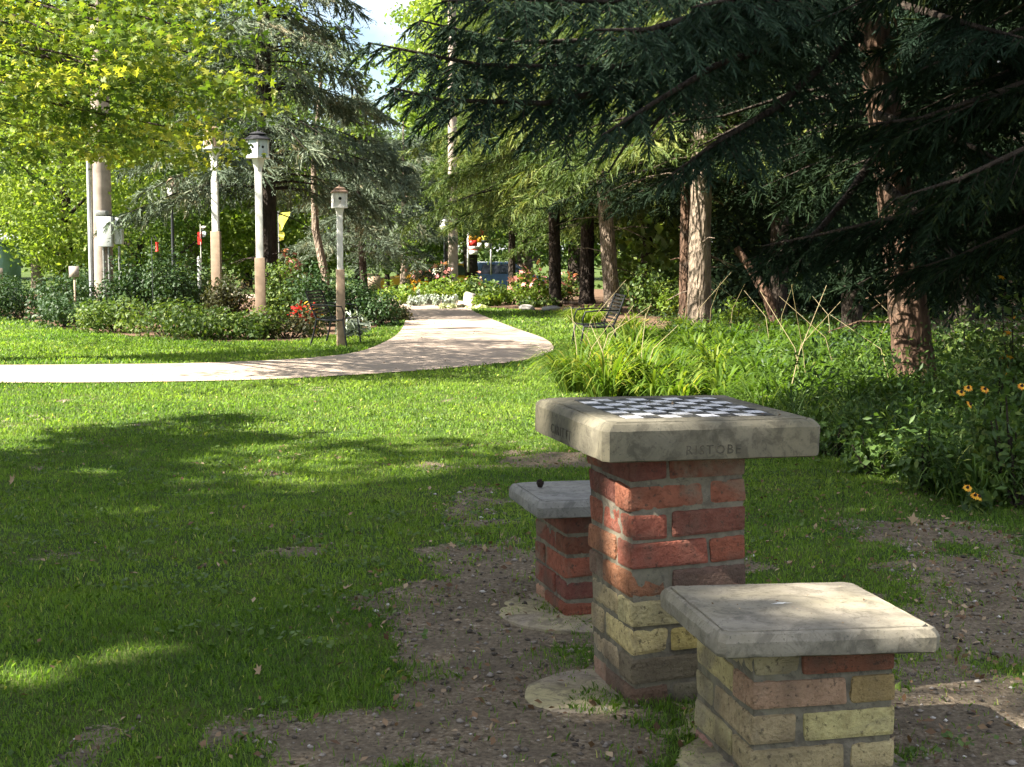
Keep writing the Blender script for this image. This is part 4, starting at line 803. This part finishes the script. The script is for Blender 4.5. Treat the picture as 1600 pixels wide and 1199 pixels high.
LP = [(1300, 715, 630, 90, 'weed_leaf', 'low green weed clump beside the right corner of the table slab'), (1370, 745, 640, 110, 'weed_leaf', 'low leafy plant at the grass edge left of the orange flowers'), (1450, 770, 640, 110, 'weed_leaf', 'sunlit leafy plant at the grass edge below the spruce trunk'), (1590, 790, 540, 120, 'weed_leaf', 'sunlit leafy plant cut by the right edge')]
for q, (px, py, yt, wd, mt, lab) in enumerate(LP): shrub(px, G(px, py).y, yt, wd, mt, lab, 'leafy_plant', 'plant', 'leafy plants at the right grass edge', 420 + q, .045, .8)
shrub(1475, 9.6, 570, 90, 'weed_leaf', 'leafy weed right in front of the right side of the spruce trunk foot', 'leafy_plant', 'plant', 'leafy plants at the right grass edge', 430, .045, .8)
shrub(1555, 9.0, 500, 110, 'weed_leaf', 'tall leafy plant behind the four orange flowers', 'leafy_plant', 'plant', 'leafy plants at the right grass edge', 431, .045, .8)
def rudbeckia(px, py, fl, label, seed):
    g = G(px, py); rnd = np.random.default_rng(seed); o = empty('flowering_plant', g, label, 'flower', 'black eyed susans'); s = Acc(); lf = Acc()
    for fx, fy in fl:
        e = at(fx, fy, g.y - .1) - g; e = np.array(tuple(e)); tube(s, [(0, 0, 0), e * .5 + np.array([.02, 0, .03]), e], [.004, .003, .002], 5)
        for k in range(7): p = e * rnd.uniform(.1, .8); leaves(lf, p + rnd.normal(size=(3, 3)) * .025, rnd, .07, asp=.4)
        f = Acc(); m = 12; N = unit(np.array([rnd.normal() * .4, -.7, .75])); X_ = unit(np.cross(N, [0, 0, 1.])); Y_ = np.cross(N, X_)
        for k in range(m):
            t = k / m * 6.283; d = X_ * math.cos(t) + Y_ * math.sin(t); sdv = np.cross(N, d); L = .024 * rnd.uniform(.85, 1.1)
            f.add([e + d * .006, e + d * L * .6 + sdv * .005 - N * .003, e + d * L - N * .007, e + d * L * .6 - sdv * .005 - N * .003], [[0, 1, 2, 3]], rnd.random())
        fo = part('flower', f, M['orange_petal'], o)
        cc = Acc(); ph = np.arange(8) / 8 * 6.283; cc.add(np.concatenate([[e + X_ * math.cos(t) * .008 + Y_ * math.sin(t) * .008 for t in ph], [e + N * .01 + X_ * math.cos(t) * .005 + Y_ * math.sin(t) * .005 for t in ph]]), [[k, (k + 1) % 8, 8 + (k + 1) % 8, 8 + k] for k in range(8)]); cc.add([e + N * .01 + X_ * math.cos(t) * .005 + Y_ * math.sin(t) * .005 for t in ph], [list(range(8))])
        part('flower_centre', cc, M['pine_cone'], fo)
    part('stems', s, M['shrub_mid'], o); part('leaves', lf, M['shrub_mid'], o)
rudbeckia(1530, 785, [(1502, 613), (1513, 606), (1516, 632), (1539, 608)], 'plant with four orange black eyed flowers by the right edge', 501)
rudbeckia(1535, 800, [(1512, 762), (1524, 774), (1530, 776)], 'low plant with orange flowers close to the grass at the right', 502)
rudbeckia(1610, 780, [(1597, 603)], 'single orange flower cut by the right edge', 503)
g = G(915, 505); o = empty('sedge_mound', g, 'pale green grassy mound beside the mulch and the right bench', 'grass clump'); a = Acc(); straps(a, (0, 0, 0), 420, .42, .9, .016, rr, tint=.5 + .4 * rr.random(420)); part('leaves', a, M['shrub_bright'], o)
# ------------------------------------------------------------------ bird houses on posts
def birdhouse(px, d, ybase_house, ytop, wpx, n, label, roofm, wall, rz, ysleeve, postpx, tilt=0, tray=True):
    o = empty('bird_house', (*gx(px, d), 0), label, 'bird house', 'bird houses on tall posts', rz); LABEL_ = label
    zb = H + (390 - ybase_house) / F * d; zt = H + (390 - ytop) / F * d; w_ = wpx / F * d; zs = H + (390 - ysleeve) / F * d; pw = postpx / F * d; r = w_ * .5
    a = Acc(); box(a, (0, 0, zb / 2), (pw, pw, zb)); bevel(part('post', a, M['white_paint'], o), .006)
    a = Acc(); sw = pw * 1.42
    for sx, sy, ex, ey in ((0, -1, sw, .02), (0, 1, sw, .02), (-1, 0, .02, sw - .04), (1, 0, .02, sw - .04)): box(a, (sx * (sw / 2 - .01), sy * (sw / 2 - .01), zs / 2), (ex, ey, zs))
    bevel(part('post_sleeve', a, M['brown_paint'], o), .004)
    hh = zt - zb; base = Acc(); prism(base, ngon(n, r * .98, math.pi / n), zb, zb + .03, 1); prism(base, ngon(n, pw * .55, math.pi / n), zb - .16 * (w_ / .35), zb, 1.9); bo = bevel(part('floor', base, M['white_paint'], o), .004)
    wh = hh * (.58 if tray else .4); R0 = r * .84
    b = Acc(); prism(b, ngon(n, R0, math.pi / n), zb + .03, zb + .03 + wh, 1); body = part('house_body', b, M[wall], o)
    tr = Acc(); ap = R0 * math.cos(math.pi / n)
    for k in range(n):
        th = 2 * math.pi * k / n + math.pi / n; box(tr, (0, 0, 0), (.001, .001, .001)); c = (math.cos(th) * R0, math.sin(th) * R0)
        tube(tr, [(c[0], c[1], zb + .03), (c[0], c[1], zb + .03 + wh)], .012, 4)
    part('corner_trim', tr, M['white_paint'], body)
    for k in range(n):
        th = 2 * math.pi * k / n; nrm = np.array([math.cos(th), math.sin(th), 0]); t_ = np.array([-math.sin(th), math.cos(th), 0]); c = nrm * (ap + .003) + np.array([0, 0, zb + .03 + wh * .55]); h_ = Acc()
        ph = np.arange(10) / 10 * 6.283; rad = .021
        V = [c + t_ * math.cos(t) * rad + np.array([0, 0, 1]) * math.sin(t) * rad for t in ph]; h_.add(V, [list(range(10))]); h_.add([v + nrm * .002 for v in V], [list(range(10))])
        part('entrance_hole', h_, M['hole_shade'], body)  # black disc on the wall paints the shaded inside of the opening
        p = Acc(); c2 = c - np.array([0, 0, wh * .26]); tube(p, [c2, c2 + nrm * .04], .005, 6); part('perch', p, M['brown_paint'], body)
    z1 = zb + .03 + wh; rem = zt - z1; rf = Acc(); prism(rf, ngon(n, r * 1.07, math.pi / n), z1, z1 + .012, 1); prism(rf, ngon(n, r * 1.07, math.pi / n), z1 + .012, z1 + rem * .45, .62); prism(rf, ngon(n, r * .56, math.pi / n), z1 + rem * .45, z1 + rem * .62, 1)
    prism(rf, ngon(n, r * .72, math.pi / n), z1 + rem * .62, z1 + rem * .9, .25); part('roof', rf, M[roofm], o)
    f = Acc(); tube(f, [(0, 0, z1 + rem * .86), (0, 0, zt + .015)], [.015, .006], 6); part('finial', f, M[roofm], o)
    return o
birdhouse(533, 18.6, 326, 292, 34, 4, 'short bird house with brown tiered roof on a post by the left bench', 'roof_brown', 'white_paint', R(12), 421, 9)
birdhouse(408, 21.5, 250, 207, 42, 6, 'middle bird house, six sided with black tiered roof, on the tall post', 'roof_black', 'pale_blue', R(8), 403, 11)
birdhouse(340, 24.5, 236, 200, 38, 6, 'leftmost bird house half hidden by maple leaves on a white post', 'roof_brown', 'brown_paint', R(0), 362, 10)
# ------------------------------------------------------------------ benches
def bench(x, y, rz, label):
    o = empty('metal_bench', (x, y, 0), label, 'bench', 'metal slat benches by the path', rz); o.scale = (.9, .9, .9); L = .75; s = Acc()
    for k in range(9):
        yy = -.2 + k * .05; zz = .40 - .03 * math.sin(k / 8 * math.pi) ; box(s, (0, yy, zz), (L, .028, .008))
    bevel(part('seat', s, M['black_metal'], o), .002)
    s = Acc()
    for k in range(8):
        t = k / 7; box(s, (0, .24 + .10 * t + .03 * t * t, .47 + .32 * t), (L, .008, .028))
    bevel(part('backrest', s, M['black_metal'], o), .002)
    for sx in (-1, 1):
        a = Acc(); x0 = sx * L / 2
        tube(a, [(x0, .36, .80), (x0, .27, .55), (x0, .2, .40), (x0, .24, .2), (x0, .3, 0)], .014, 8); tube(a, [(x0, .2, .39), (x0, 0, .375), (x0, -.2, .385), (x0, -.23, .2), (x0, -.25, 0)], .014, 8); part('leg_frame', a, M['black_metal'], o)
        if sx:
            a = Acc(); tube(a, [(x0, .27, .6), (x0, .05, .6), (x0, -.18, .58), (x0, -.22, .48), (x0, -.2, .39)], .011, 8); part('armrest', a, M['black_metal'], o)
g = G(523, 541); bench(g.x + .0, g.y + .3, R(80), 'black metal slat bench on the grass beside the short bird house')
g = G(918, 556); bench(g.x + .1, g.y + .4, R(-84), 'black metal slat bench at the right of the path bend, before the daylilies')
# ------------------------------------------------------------------ poles, lamps, signs
o = empty('utility_pole', (*gx(162.5, 25), 0), 'weathered wooden utility pole with meter boxes in the left bed', 'utility pole')
a = Acc(); tube(a, [(0, 0, -.2), (.02, 0, 3), (.13, 0, 9)], [.185, .165, .13], 16); part('pole', a, M['utility_wood'], o, True)
a = Acc(); tube(a, [(-.175, -.12, 0), (-.165, -.115, 3.15)], .036, 8); part('conduit', a, M['conduit_grey'], o, True)
def ub(name, px0, px1, y0, y1, dep, mat, yo):
    a = Acc(); x0, x1 = (px0 - 160) / F * 25, (px1 - 160) / F * 25; z0, z1 = H + (390 - y1) / F * 25, H + (390 - y0) / F * 25; box(a, ((x0 + x1) / 2, yo, (z0 + z1) / 2), (x1 - x0, dep, z1 - z0)); return bevel(part(name, a, M[mat], o), .01)
ub('meter_box', 162, 184, 340, 386, .16, 'box_grey', -.27); ub('switch_box', 186, 198, 358, 382, .14, 'box_grey', -.2); ub('box_bracket', 160, 176, 331, 339, .2, 'grey_metal', -.25)
a = Acc(); 
for px in (168, 176, 192): x = (px - 159) / F * 25; tube(a, [(x, -.26, 0), (x, -.26, H + (390 - 385) / F * 25)], .022, 8)
part('box_conduit', a, M['grey_metal'], o, True)
a = Acc(); x = (190 - 159) / F * 25; prism(a, ngon(12, .07), 1.68, 1.82, .8); q_ = part('meter', a, M['glass_globe'], o, True); q_.location = (x, -.2, 0)
for k, (px, d, lab) in enumerate([(708, 45, 'far utility pole, pinkish wood, beside the globe street lamp')]):
    o = empty('utility_pole', (*gx(px, d), 0), lab, 'utility pole'); a = Acc(); tube(a, [(0, 0, -.2), (0, 0, 11)], [.165, .125], 14); part('pole', a, M['utility_wood'], o, True)
    a = Acc(); tube(a, [(0, 0, 2.5), (0, 0, 2.54)], .165, 14); part('band', a, M['black_metal'], o)
def lamp(px, d, ytop, label, globe):
    z = TZ(d); o = empty('street_lamp', (*gx(px, d), z), label, 'street lamp'); zt = H + (390 - ytop) / F * d - z; a = Acc(); tube(a, [(0, 0, 0), (0, 0, .25), (0, 0, .3), (0, 0, zt - .55)], [.09, .08, .045, .035], 10); tube(a, [(0, 0, zt - .6), (0, 0, zt - .5)], [.05, .13], 10); part('post', a, M['black_metal'], o, True)
    if globe:
        a = Acc(); tube(a, [(0, 0, zt - .5), (0, 0, zt - .42), (0, 0, zt - .28), (0, 0, zt - .14), (0, 0, zt - .06), (0, 0, zt)], [.08, .15, .165, .11, .05, .01], 12); part('globe', a, M['glass_globe'], o, True)
    else:
        a = Acc(); prism(a, ngon(6, .09), zt - .5, zt - .2, 1.5); part('lantern_glass', a, M['glass_globe'], o); a = Acc(); prism(a, ngon(6, .17), zt - .2, zt, .2); part('lantern_cap', a, M['brown_paint'], o)
lamp(695, 47, 338, 'street lamp with white acorn globe left of the far utility pole', True); lamp(272, 36, 278, 'slim black lamp post with a lantern behind the tall dark shrub', False); lamp(17, 60, 352, 'black lamp post at the far left edge', False)
d = 47; o = empty('sign', (*gx(749, d), TZ(d)), 'red, orange and white sign boards between two white posts beyond the garden', 'sign')
def sp(name, x0, x1, y0, y1, mat, yo=0, th=.03):
    a = Acc(); X0, X1 = (x0 - 749) / F * d, (x1 - 749) / F * d; z0, z1 = H + (390 - y1) / F * d - TZ(d), H + (390 - y0) / F * d - TZ(d); box(a, ((X0 + X1) / 2, yo, (z0 + z1) / 2), (X1 - X0, th, z1 - z0)); return part(name, a, M[mat], o)
sp('post', 730, 733, 364, 425, 'white_paint'); sp('post', 766, 768.4, 381, 430, 'grey_metal'); sp('board', 733, 745, 369, 376, 'orange_petal', -.03); sp('board', 733, 745, 376, 385, 'red_paint', -.03); sp('board', 733.5, 747, 385, 390, 'white_paint', -.03)
sp('stripe', 733.5, 747, 390, 391.5, 'red_paint', -.03); sp('board', 733.5, 747, 391.5, 398, 'white_paint', -.03); sp('board', 745, 752, 371, 379, 'orange_petal', -.02); sp('board', 746, 753, 380, 388, 'white_paint', -.02); sp('board', 753, 763, 369, 376, 'yellow_cloth', -.02); sp('rail', 753, 764, 376, 378.5, 'black_metal', -.02)
sp('board', 758, 765, 380, 388, 'white_paint', -.02); sp('top_panel', 749, 759, 358, 367, 'red_paint', -.02)
# parked cars beyond the garden
def car(px, d, rz, mat, label):
    o = empty('parked_car', (*gx(px, d), TZ(d)), label, 'car', None, rz); body = [(-2.1, .35), (-2.15, .75), (-1.95, .9), (-1.6, .98), (1.0, .98), (1.9, .82), (2.1, .7), (2.12, .35)]
    def ext(pr, w0, w1, zt_in=None):
        a = Acc(); n = len(pr); V = [(x, -w0, z) for x, z in pr] + [(x, w0, z) for x, z in pr]
        if w1 != w0: zs = [p[1] for p in pr]; V = [(x, s_ * (w0 + (w1 - w0) * (z - min(zs)) / (max(zs) - min(zs))), z) for s_ in (-1, 1) for x, z in pr]
        a.add(V, [[k, (k + 1) % n, n + (k + 1) % n, n + k] for k in range(n)]); a.add(V[:n], [list(range(n))[::-1]]); a.add(V[n:], [list(range(n))]); return a
    bevel(part('body', ext(body, .86, .86), M[mat], o), .05, 3); cb = bevel(part('cabin', ext([(-1.9, .97), (-1.65, 1.5), (.1, 1.52), (.95, .97)], .82, .68), M[mat], o), .04, 3)
    part('windscreen', ext([(-1.93, 1.03), (-1.72, 1.42), (-1.70, 1.42), (-1.9, 1.03)], .7, .6), M['car_glass'], cb); part('windscreen', ext([(.88, 1.03), (.22, 1.44), (.25, 1.46), (.93, 1.03)], .7, .6), M['car_glass'], cb)
    for s_ in (-1, 1):
        a = Acc(); V = [(-1.7, s_ * .83, 1.02), (.7, s_ * .83, 1.02), (.12, s_ * .715, 1.43), (-1.5, s_ * .715, 1.43)]; a.add(V + [(x, y + s_ * .006, z) for x, y, z in V], [[0, 1, 2, 3], [4, 5, 6, 7]]); part('side_window', a, M['car_glass'], cb)
        for xx in (-1.35, 1.3):
            a = Acc(); tube(a, [(xx, s_ * .68, .33), (xx, s_ * .9, .33)], .33, 18); wv = part('wheel', a, M['tyre'], o); a = Acc(); tube(a, [(xx, s_ * .88, .33), (xx, s_ * .91, .33)], .2, 12); part('rim', a, M['grey_metal'], wv)
        a = Acc(); box(a, (2.1, s_ * .65, .68), (.06, .3, .13)); part('headlight', a, M['glass_globe'], o); a = Acc(); box(a, (-2.13, s_ * .7, .75), (.05, .2, .15)); part('tail_light', a, M['red_paint'], o)
car(660, 58, R(200), 'car_yellow', 'orange yellow car seen behind the orange flowers'); car(735, 66, R(160), 'car_white', 'pale car half hidden behind the garden below the sign'); car(785, 62, R(35), 'blue_paint', 'blue car half hidden by shrubs right of the sign')
# small things seen between the shrubs
def simple(name, label, cat, px, d, shapes, group=None, rz=0, z=0):
    o = empty(name, (*gx(px, d), z), label, cat, group, rz)
    for nm, fn, mt in shapes: a = Acc(); fn(a); part(nm, a, M[mt], o)
    return o
def cloth(a, P, wave=.04, th=.012, n=8):
    P = [np.array(p, float) for p in P]; m = n + 1; V = []
    for y0 in (0, th):
        for i in range(m):
            for j in range(m):
                u, v = i / n, j / n; p = (P[0] * (1 - u) + P[1] * u) * (1 - v) + (P[3] * (1 - u) + P[2] * u) * v; V.append(p + np.array([0, wave * math.sin(u * 7 + v * 3) + y0, 0]))
    for k in range(2): a.add(V if k == 0 else np.zeros((0, 3)), [[q + i * m + j - (0), q + i * m + j + 1, q + (i + 1) * m + j + 1, q + (i + 1) * m + j] for q in [k * m * m - (len(V) if k else 0)] for i in range(n) for j in range(n)])
simple('banner', 'yellow cloth banner on a thin pole just right of the blue spruce trunk', 'banner', 437, 40, [('pole', lambda a: tube(a, [(0, 0, 0), (0, 0, 2.35)], .02, 6), 'grey_metal'), ('cloth', lambda a: cloth(a, [(0, 0, 1.75), (.02, 0, 2.3), (.36, 0, 2.33), (.08, 0, 1.8)]), 'yellow_cloth'), ('lower_cloth', lambda a: cloth(a, [(0, 0, 1.5), (0, 0, 1.75), (.16, 0, 1.75), (.14, 0, 1.55)]), 'yellow_cloth')])
simple('flag', 'small red, white and blue flag on a stick left of the leftmost bird house post', 'flag', 316, 27, [('stick', lambda a: tube(a, [(0, 0, 0), (0, 0, 1.75)], .008, 6), 'white_paint'), ('blue_field', lambda a: cloth(a, [(.03, 0, 1.5), (.03, 0, 1.62), (.10, 0, 1.62), (.10, 0, 1.52)], .015), 'pale_blue'), ('red_stripes', lambda a: cloth(a, [(-.06, 0, 1.36), (-.06, 0, 1.6), (.02, 0, 1.6), (.02, 0, 1.36)], .01), 'red_paint'), ('white_stripes', lambda a: cloth(a, [(.02, 0, 1.62), (.02, 0, 1.72), (.1, 0, 1.72), (.1, 0, 1.69)], .01), 'white_paint')])
simple('garden_post', 'short white post among the shrubs left of the leftmost bird house', 'post', 313, 25.2, [('post', lambda a: box(a, (0, 0, .55), (.055, .055, 1.1)), 'white_paint'), ('post_cap', lambda a: prism(a, ngon(4, .05, .785), 1.1, 1.15, .3), 'white_paint')])
simple('bird_feeder', 'small red feeder hanging on a hook before the tall dark shrub', 'feeder', 240, 23, [('hook', lambda a: tube(a, [(0, 0, 0), (0, 0, 1.45), (.05, 0, 1.5), (.09, 0, 1.42)], .006, 6), 'black_metal'), ('feeder_body', lambda a: tube(a, [(.09, 0, 1.24), (.09, 0, 1.27), (.09, 0, 1.36), (.09, 0, 1.39)], [.032, .02, .02, .03], 10), 'red_paint')])
simple('garden_sign', 'small pale sign board low among the shrubs left of the utility pole', 'sign', 118, 23.6, [('board', lambda a: box(a, (0, 0, .9), (.16, .02, .18)), 'cream_wall'), ('stake', lambda a: box(a, (0, .02, .4), (.03, .02, .8)), 'brown_paint')])
simple('planter_box', 'brown wooden planter box on the far lawn right of the short bird house', 'planter', 583, 42, [('box_side', lambda a: box(a, (0, 0, .28), (.42, .3, .5)), 'brown_paint'), ('rim', lambda a: box(a, (0, 0, .54), (.46, .34, .03)), 'bark_orange')])
simple('shed', 'small teal walled shed with pale roof at the far left edge', 'shed', -40, 44, [('wall', lambda a: box(a, (0, 0, .75), (2.4, 1.6, 1.5)), 'teal_wall'), ('lower_wall', lambda a: box(a, (.6, -.82, .35), (1.2, .03, .7)), 'cream_wall'), ('roof', lambda a: (prism(a, [(-1.35, -.95), (1.35, -.95), (1.35, .95), (-1.35, .95)], 1.5, 1.58, 1), prism(a, [(-1.3, -.9), (1.3, -.9), (1.3, .9), (-1.3, .9)], 1.58, 2.0, .35)), 'roof_shingle_grey')])
def rock(px, py, sx, sz, label, seed, mat='stone'):
    g = G(px, py); bm = bmesh.new(); bmesh.ops.create_icosphere(bm, subdivisions=3, radius=1); rnd = random.Random(seed); ax = [Vector([rnd.gauss(0, 1) for _ in range(3)]).normalized() for _ in range(7)]
    for v in bm.verts:
        c = v.co.copy(); k = 1
        for a_ in ax: k -= max(0, c.dot(a_) - .62) * .55
        v.co = Vector((c.x * sx * k, c.y * sx * .8 * k, c.z * sz * k + sz * .35))
    me = bpy.data.meshes.new('rock'); bm.to_mesh(me); bm.free(); tag(link('rock', me, M[mat], loc=g), label, 'rock', 'rocks edging the garden')
rock(735, 474, .17, .25, 'tall pale rock behind the cream mounds', 1); rock(822, 485, .22, .09, 'flat grey edging stone left below the dark trunk', 2); rock(862, 486, .26, .08, 'long flat edging stone below the dark trunk', 3); rock(893, 487, .18, .07, 'small edging stone right of the dark trunk', 4)
a = trunk_mesh([(-.5, 0, .08), (0, .05, .1), (.45, .0, .07)], [.05, .045, .03], rr, 8); o = part('fallen_branch', a, M['bark_pale'], None, True); o.location = G(878, 480); tag(o, 'pale fallen branch lying at the foot of the dark trunk', 'branch')
# ------------------------------------------------------------------ litter and pebbles on the worn ground
def scatter_pts(n, x0, x1, y0, y1, thr, rnd, inv=False):
    x = rnd.uniform(x0, x1, n); y = rnd.uniform(y0, y1, n); d = dirt(x, y); k = (d > thr) if not inv else (d < thr); return x[k], y[k]
rr = np.random.default_rng(600); a = Acc(); x, y = scatter_pts(26000, -2.2, 2.6, 2.2, 8.2, .33, rr); n_ = len(x)
base = unit(np.array([[1, 0, 0], [-1, 0, 0], [0, 1, 0], [0, -1, 0], [0, 0, 1], [0, 0, -1.]])); Fp = np.array([[0, 2, 4], [2, 1, 4], [1, 3, 4], [3, 0, 4], [2, 0, 5], [1, 2, 5], [3, 1, 5], [0, 3, 5]])
sz = .0028 + .011 * rr.random(n_) ** 4.5; V = base[None] * (.6 + .8 * rr.random((n_, 6, 1))) * sz[:, None, None] * np.array([1, 1, .6]) ; th = rr.random(n_) * 6.28; c_, s_ = np.cos(th), np.sin(th)
V = np.stack([V[..., 0] * c_[:, None] - V[..., 1] * s_[:, None], V[..., 0] * s_[:, None] + V[..., 1] * c_[:, None], V[..., 2]], -1) + np.stack([x, y, gz(x, y) + sz * .3], 1)[:, None]
i = np.arange(n_)[:, None] * 6; T = rr.random(n_)
for f in Fp: a.add(V.reshape(-1, 3) if f is Fp[0] else np.zeros((0, 3)), i + f[None] - 0, T) if False else None
a.add(V.reshape(-1, 3), (i[:, None, :] + Fp[None]).reshape(-1, 3), np.repeat(T, 8))
t = NT('pebbles'); at2 = t.n('ShaderNodeAttribute', attribute_name='tint').outputs['Fac']; t.pbsdf(t.ramp(at2, [(0, (.05, .042, .035)), (.6, (.15, .125, .1)), (.93, (.26, .23, .2)), (1, (.55, .52, .48))]), .9, spec=.15)
tag(link('gravel', a.mesh('gravel'), M['pebbles']), 'small pebbles and crumbs of soil on the worn ground', 'gravel', kind='stuff')
a = Acc(); x, y = scatter_pts(5200, -2.6, 3.4, 2.3, 9, .2, rr); x2, y2 = rr.uniform(.9, 3.2, 1500), rr.uniform(3.2, 7.5, 1500); x3, y3 = rr.uniform(-4, 3, 420), rr.uniform(2.5, 12, 420)
x = np.r_[x, x2, x3]; y = np.r_[y, y2, y3]; x4, y4 = rr.uniform(-6, 3, 260), rr.uniform(13, 30, 260); kp = in_poly(x4, y4, PATH_POLY); x4, y4 = x4[kp], y4[kp]; leaves(a, np.stack([x4, y4, np.full(len(x4), .022)], 1), rr, .03, .5, up=3, tint=rr.random(len(x4)) * .7)
mw = slab.matrix_basis; tw_ = tb.matrix_basis
for k in range(26): v = tw_ @ mw @ Vector((rr.uniform(.05, .6), rr.uniform(.05, .6), .023)); leaves(a, np.array([tuple(v)]), rr, .009, up=3)
for k in range(16): v = s1.matrix_basis @ st.matrix_basis @ Vector((rr.uniform(.05, .5), rr.uniform(.05, .48), .022)); leaves(a, np.array([tuple(v)]), rr, .008, up=3)
P_ = np.stack([x, y, gz(x, y) + .008 + .012 * rr.random(len(x))], 1); leaves(a, P_, rr, .022, .6, up=2.2, tint=rr.random(len(x)))
tag(link('leaf_litter', a.mesh('leaf_litter'), M['litter']), 'bits of dry leaf and bark scattered over the lawn and soil', 'leaf litter', kind='stuff')
a = Acc(); x, y = rr.uniform(-3.6, 3.6, 2600), rr.uniform(2.3, 11, 2600); cl_ = fbm(x, y, 1.3, 3, 88); k = (cl_ > .52) & (np.abs(x) < .4 * y + .3) & ~in_poly(x, y, BED_L); x, y = x[k], y[k]; mi = np.repeat(np.arange(len(x)), 7)
P_ = np.stack([x[mi] + rr.normal(0, .022, len(mi)), y[mi] + rr.normal(0, .022, len(mi)), gz(x, y)[mi] + .018 + .014 * rr.random(len(mi))], 1); leaves(a, P_, rr, .019, .4, up=2.2, asp=.85, tint=np.clip(.35 + .5 * rr.random(len(mi)), 0, 1))
tag(link('clover', a.mesh('clover'), M['weed_leaf']), 'small clover and weed leaves mixed into the lawn', 'clover', kind='stuff')
def dry_leaf(px, py, s, label, seed, mat='litter'):
    g = G(px, py); rnd = np.random.default_rng(seed); a = Acc(); star_leaves(a, np.array([[0, 0, .0]]), rnd, s, up=1.2, tint=np.array([.8])); v = a.v[0]; v[:, 2] += np.abs(v[:, 0]) * .5 + .4 * np.abs(v[:, 1]) + .02
    o = link('dry_leaf', a.mesh('dry_leaf'), M[mat], loc=(g.x, g.y, float(gz(np.array([g.x]), np.array([g.y]))[0]) + .01)); tag(o, label, 'leaf', 'fallen maple leaves')
dry_leaf(592, 908, .06, 'pale curled leaf on the shaded lawn left of the stools', 1); dry_leaf(708, 866, .07, 'reddish curled leaf on the bare patch left of the small stool', 2); dry_leaf(1425, 818, .11, 'large brown leaf on the grass right of the chess table', 3); dry_leaf(540, 935, .05, 'small tan leaf on the lawn below the pale curled leaf', 4)
dry_leaf(405, 1066, .05, 'pale leaf on the lawn at the lower left', 5); dry_leaf(18, 762, .08, 'brown leaf lump on the lawn at the left edge', 6)
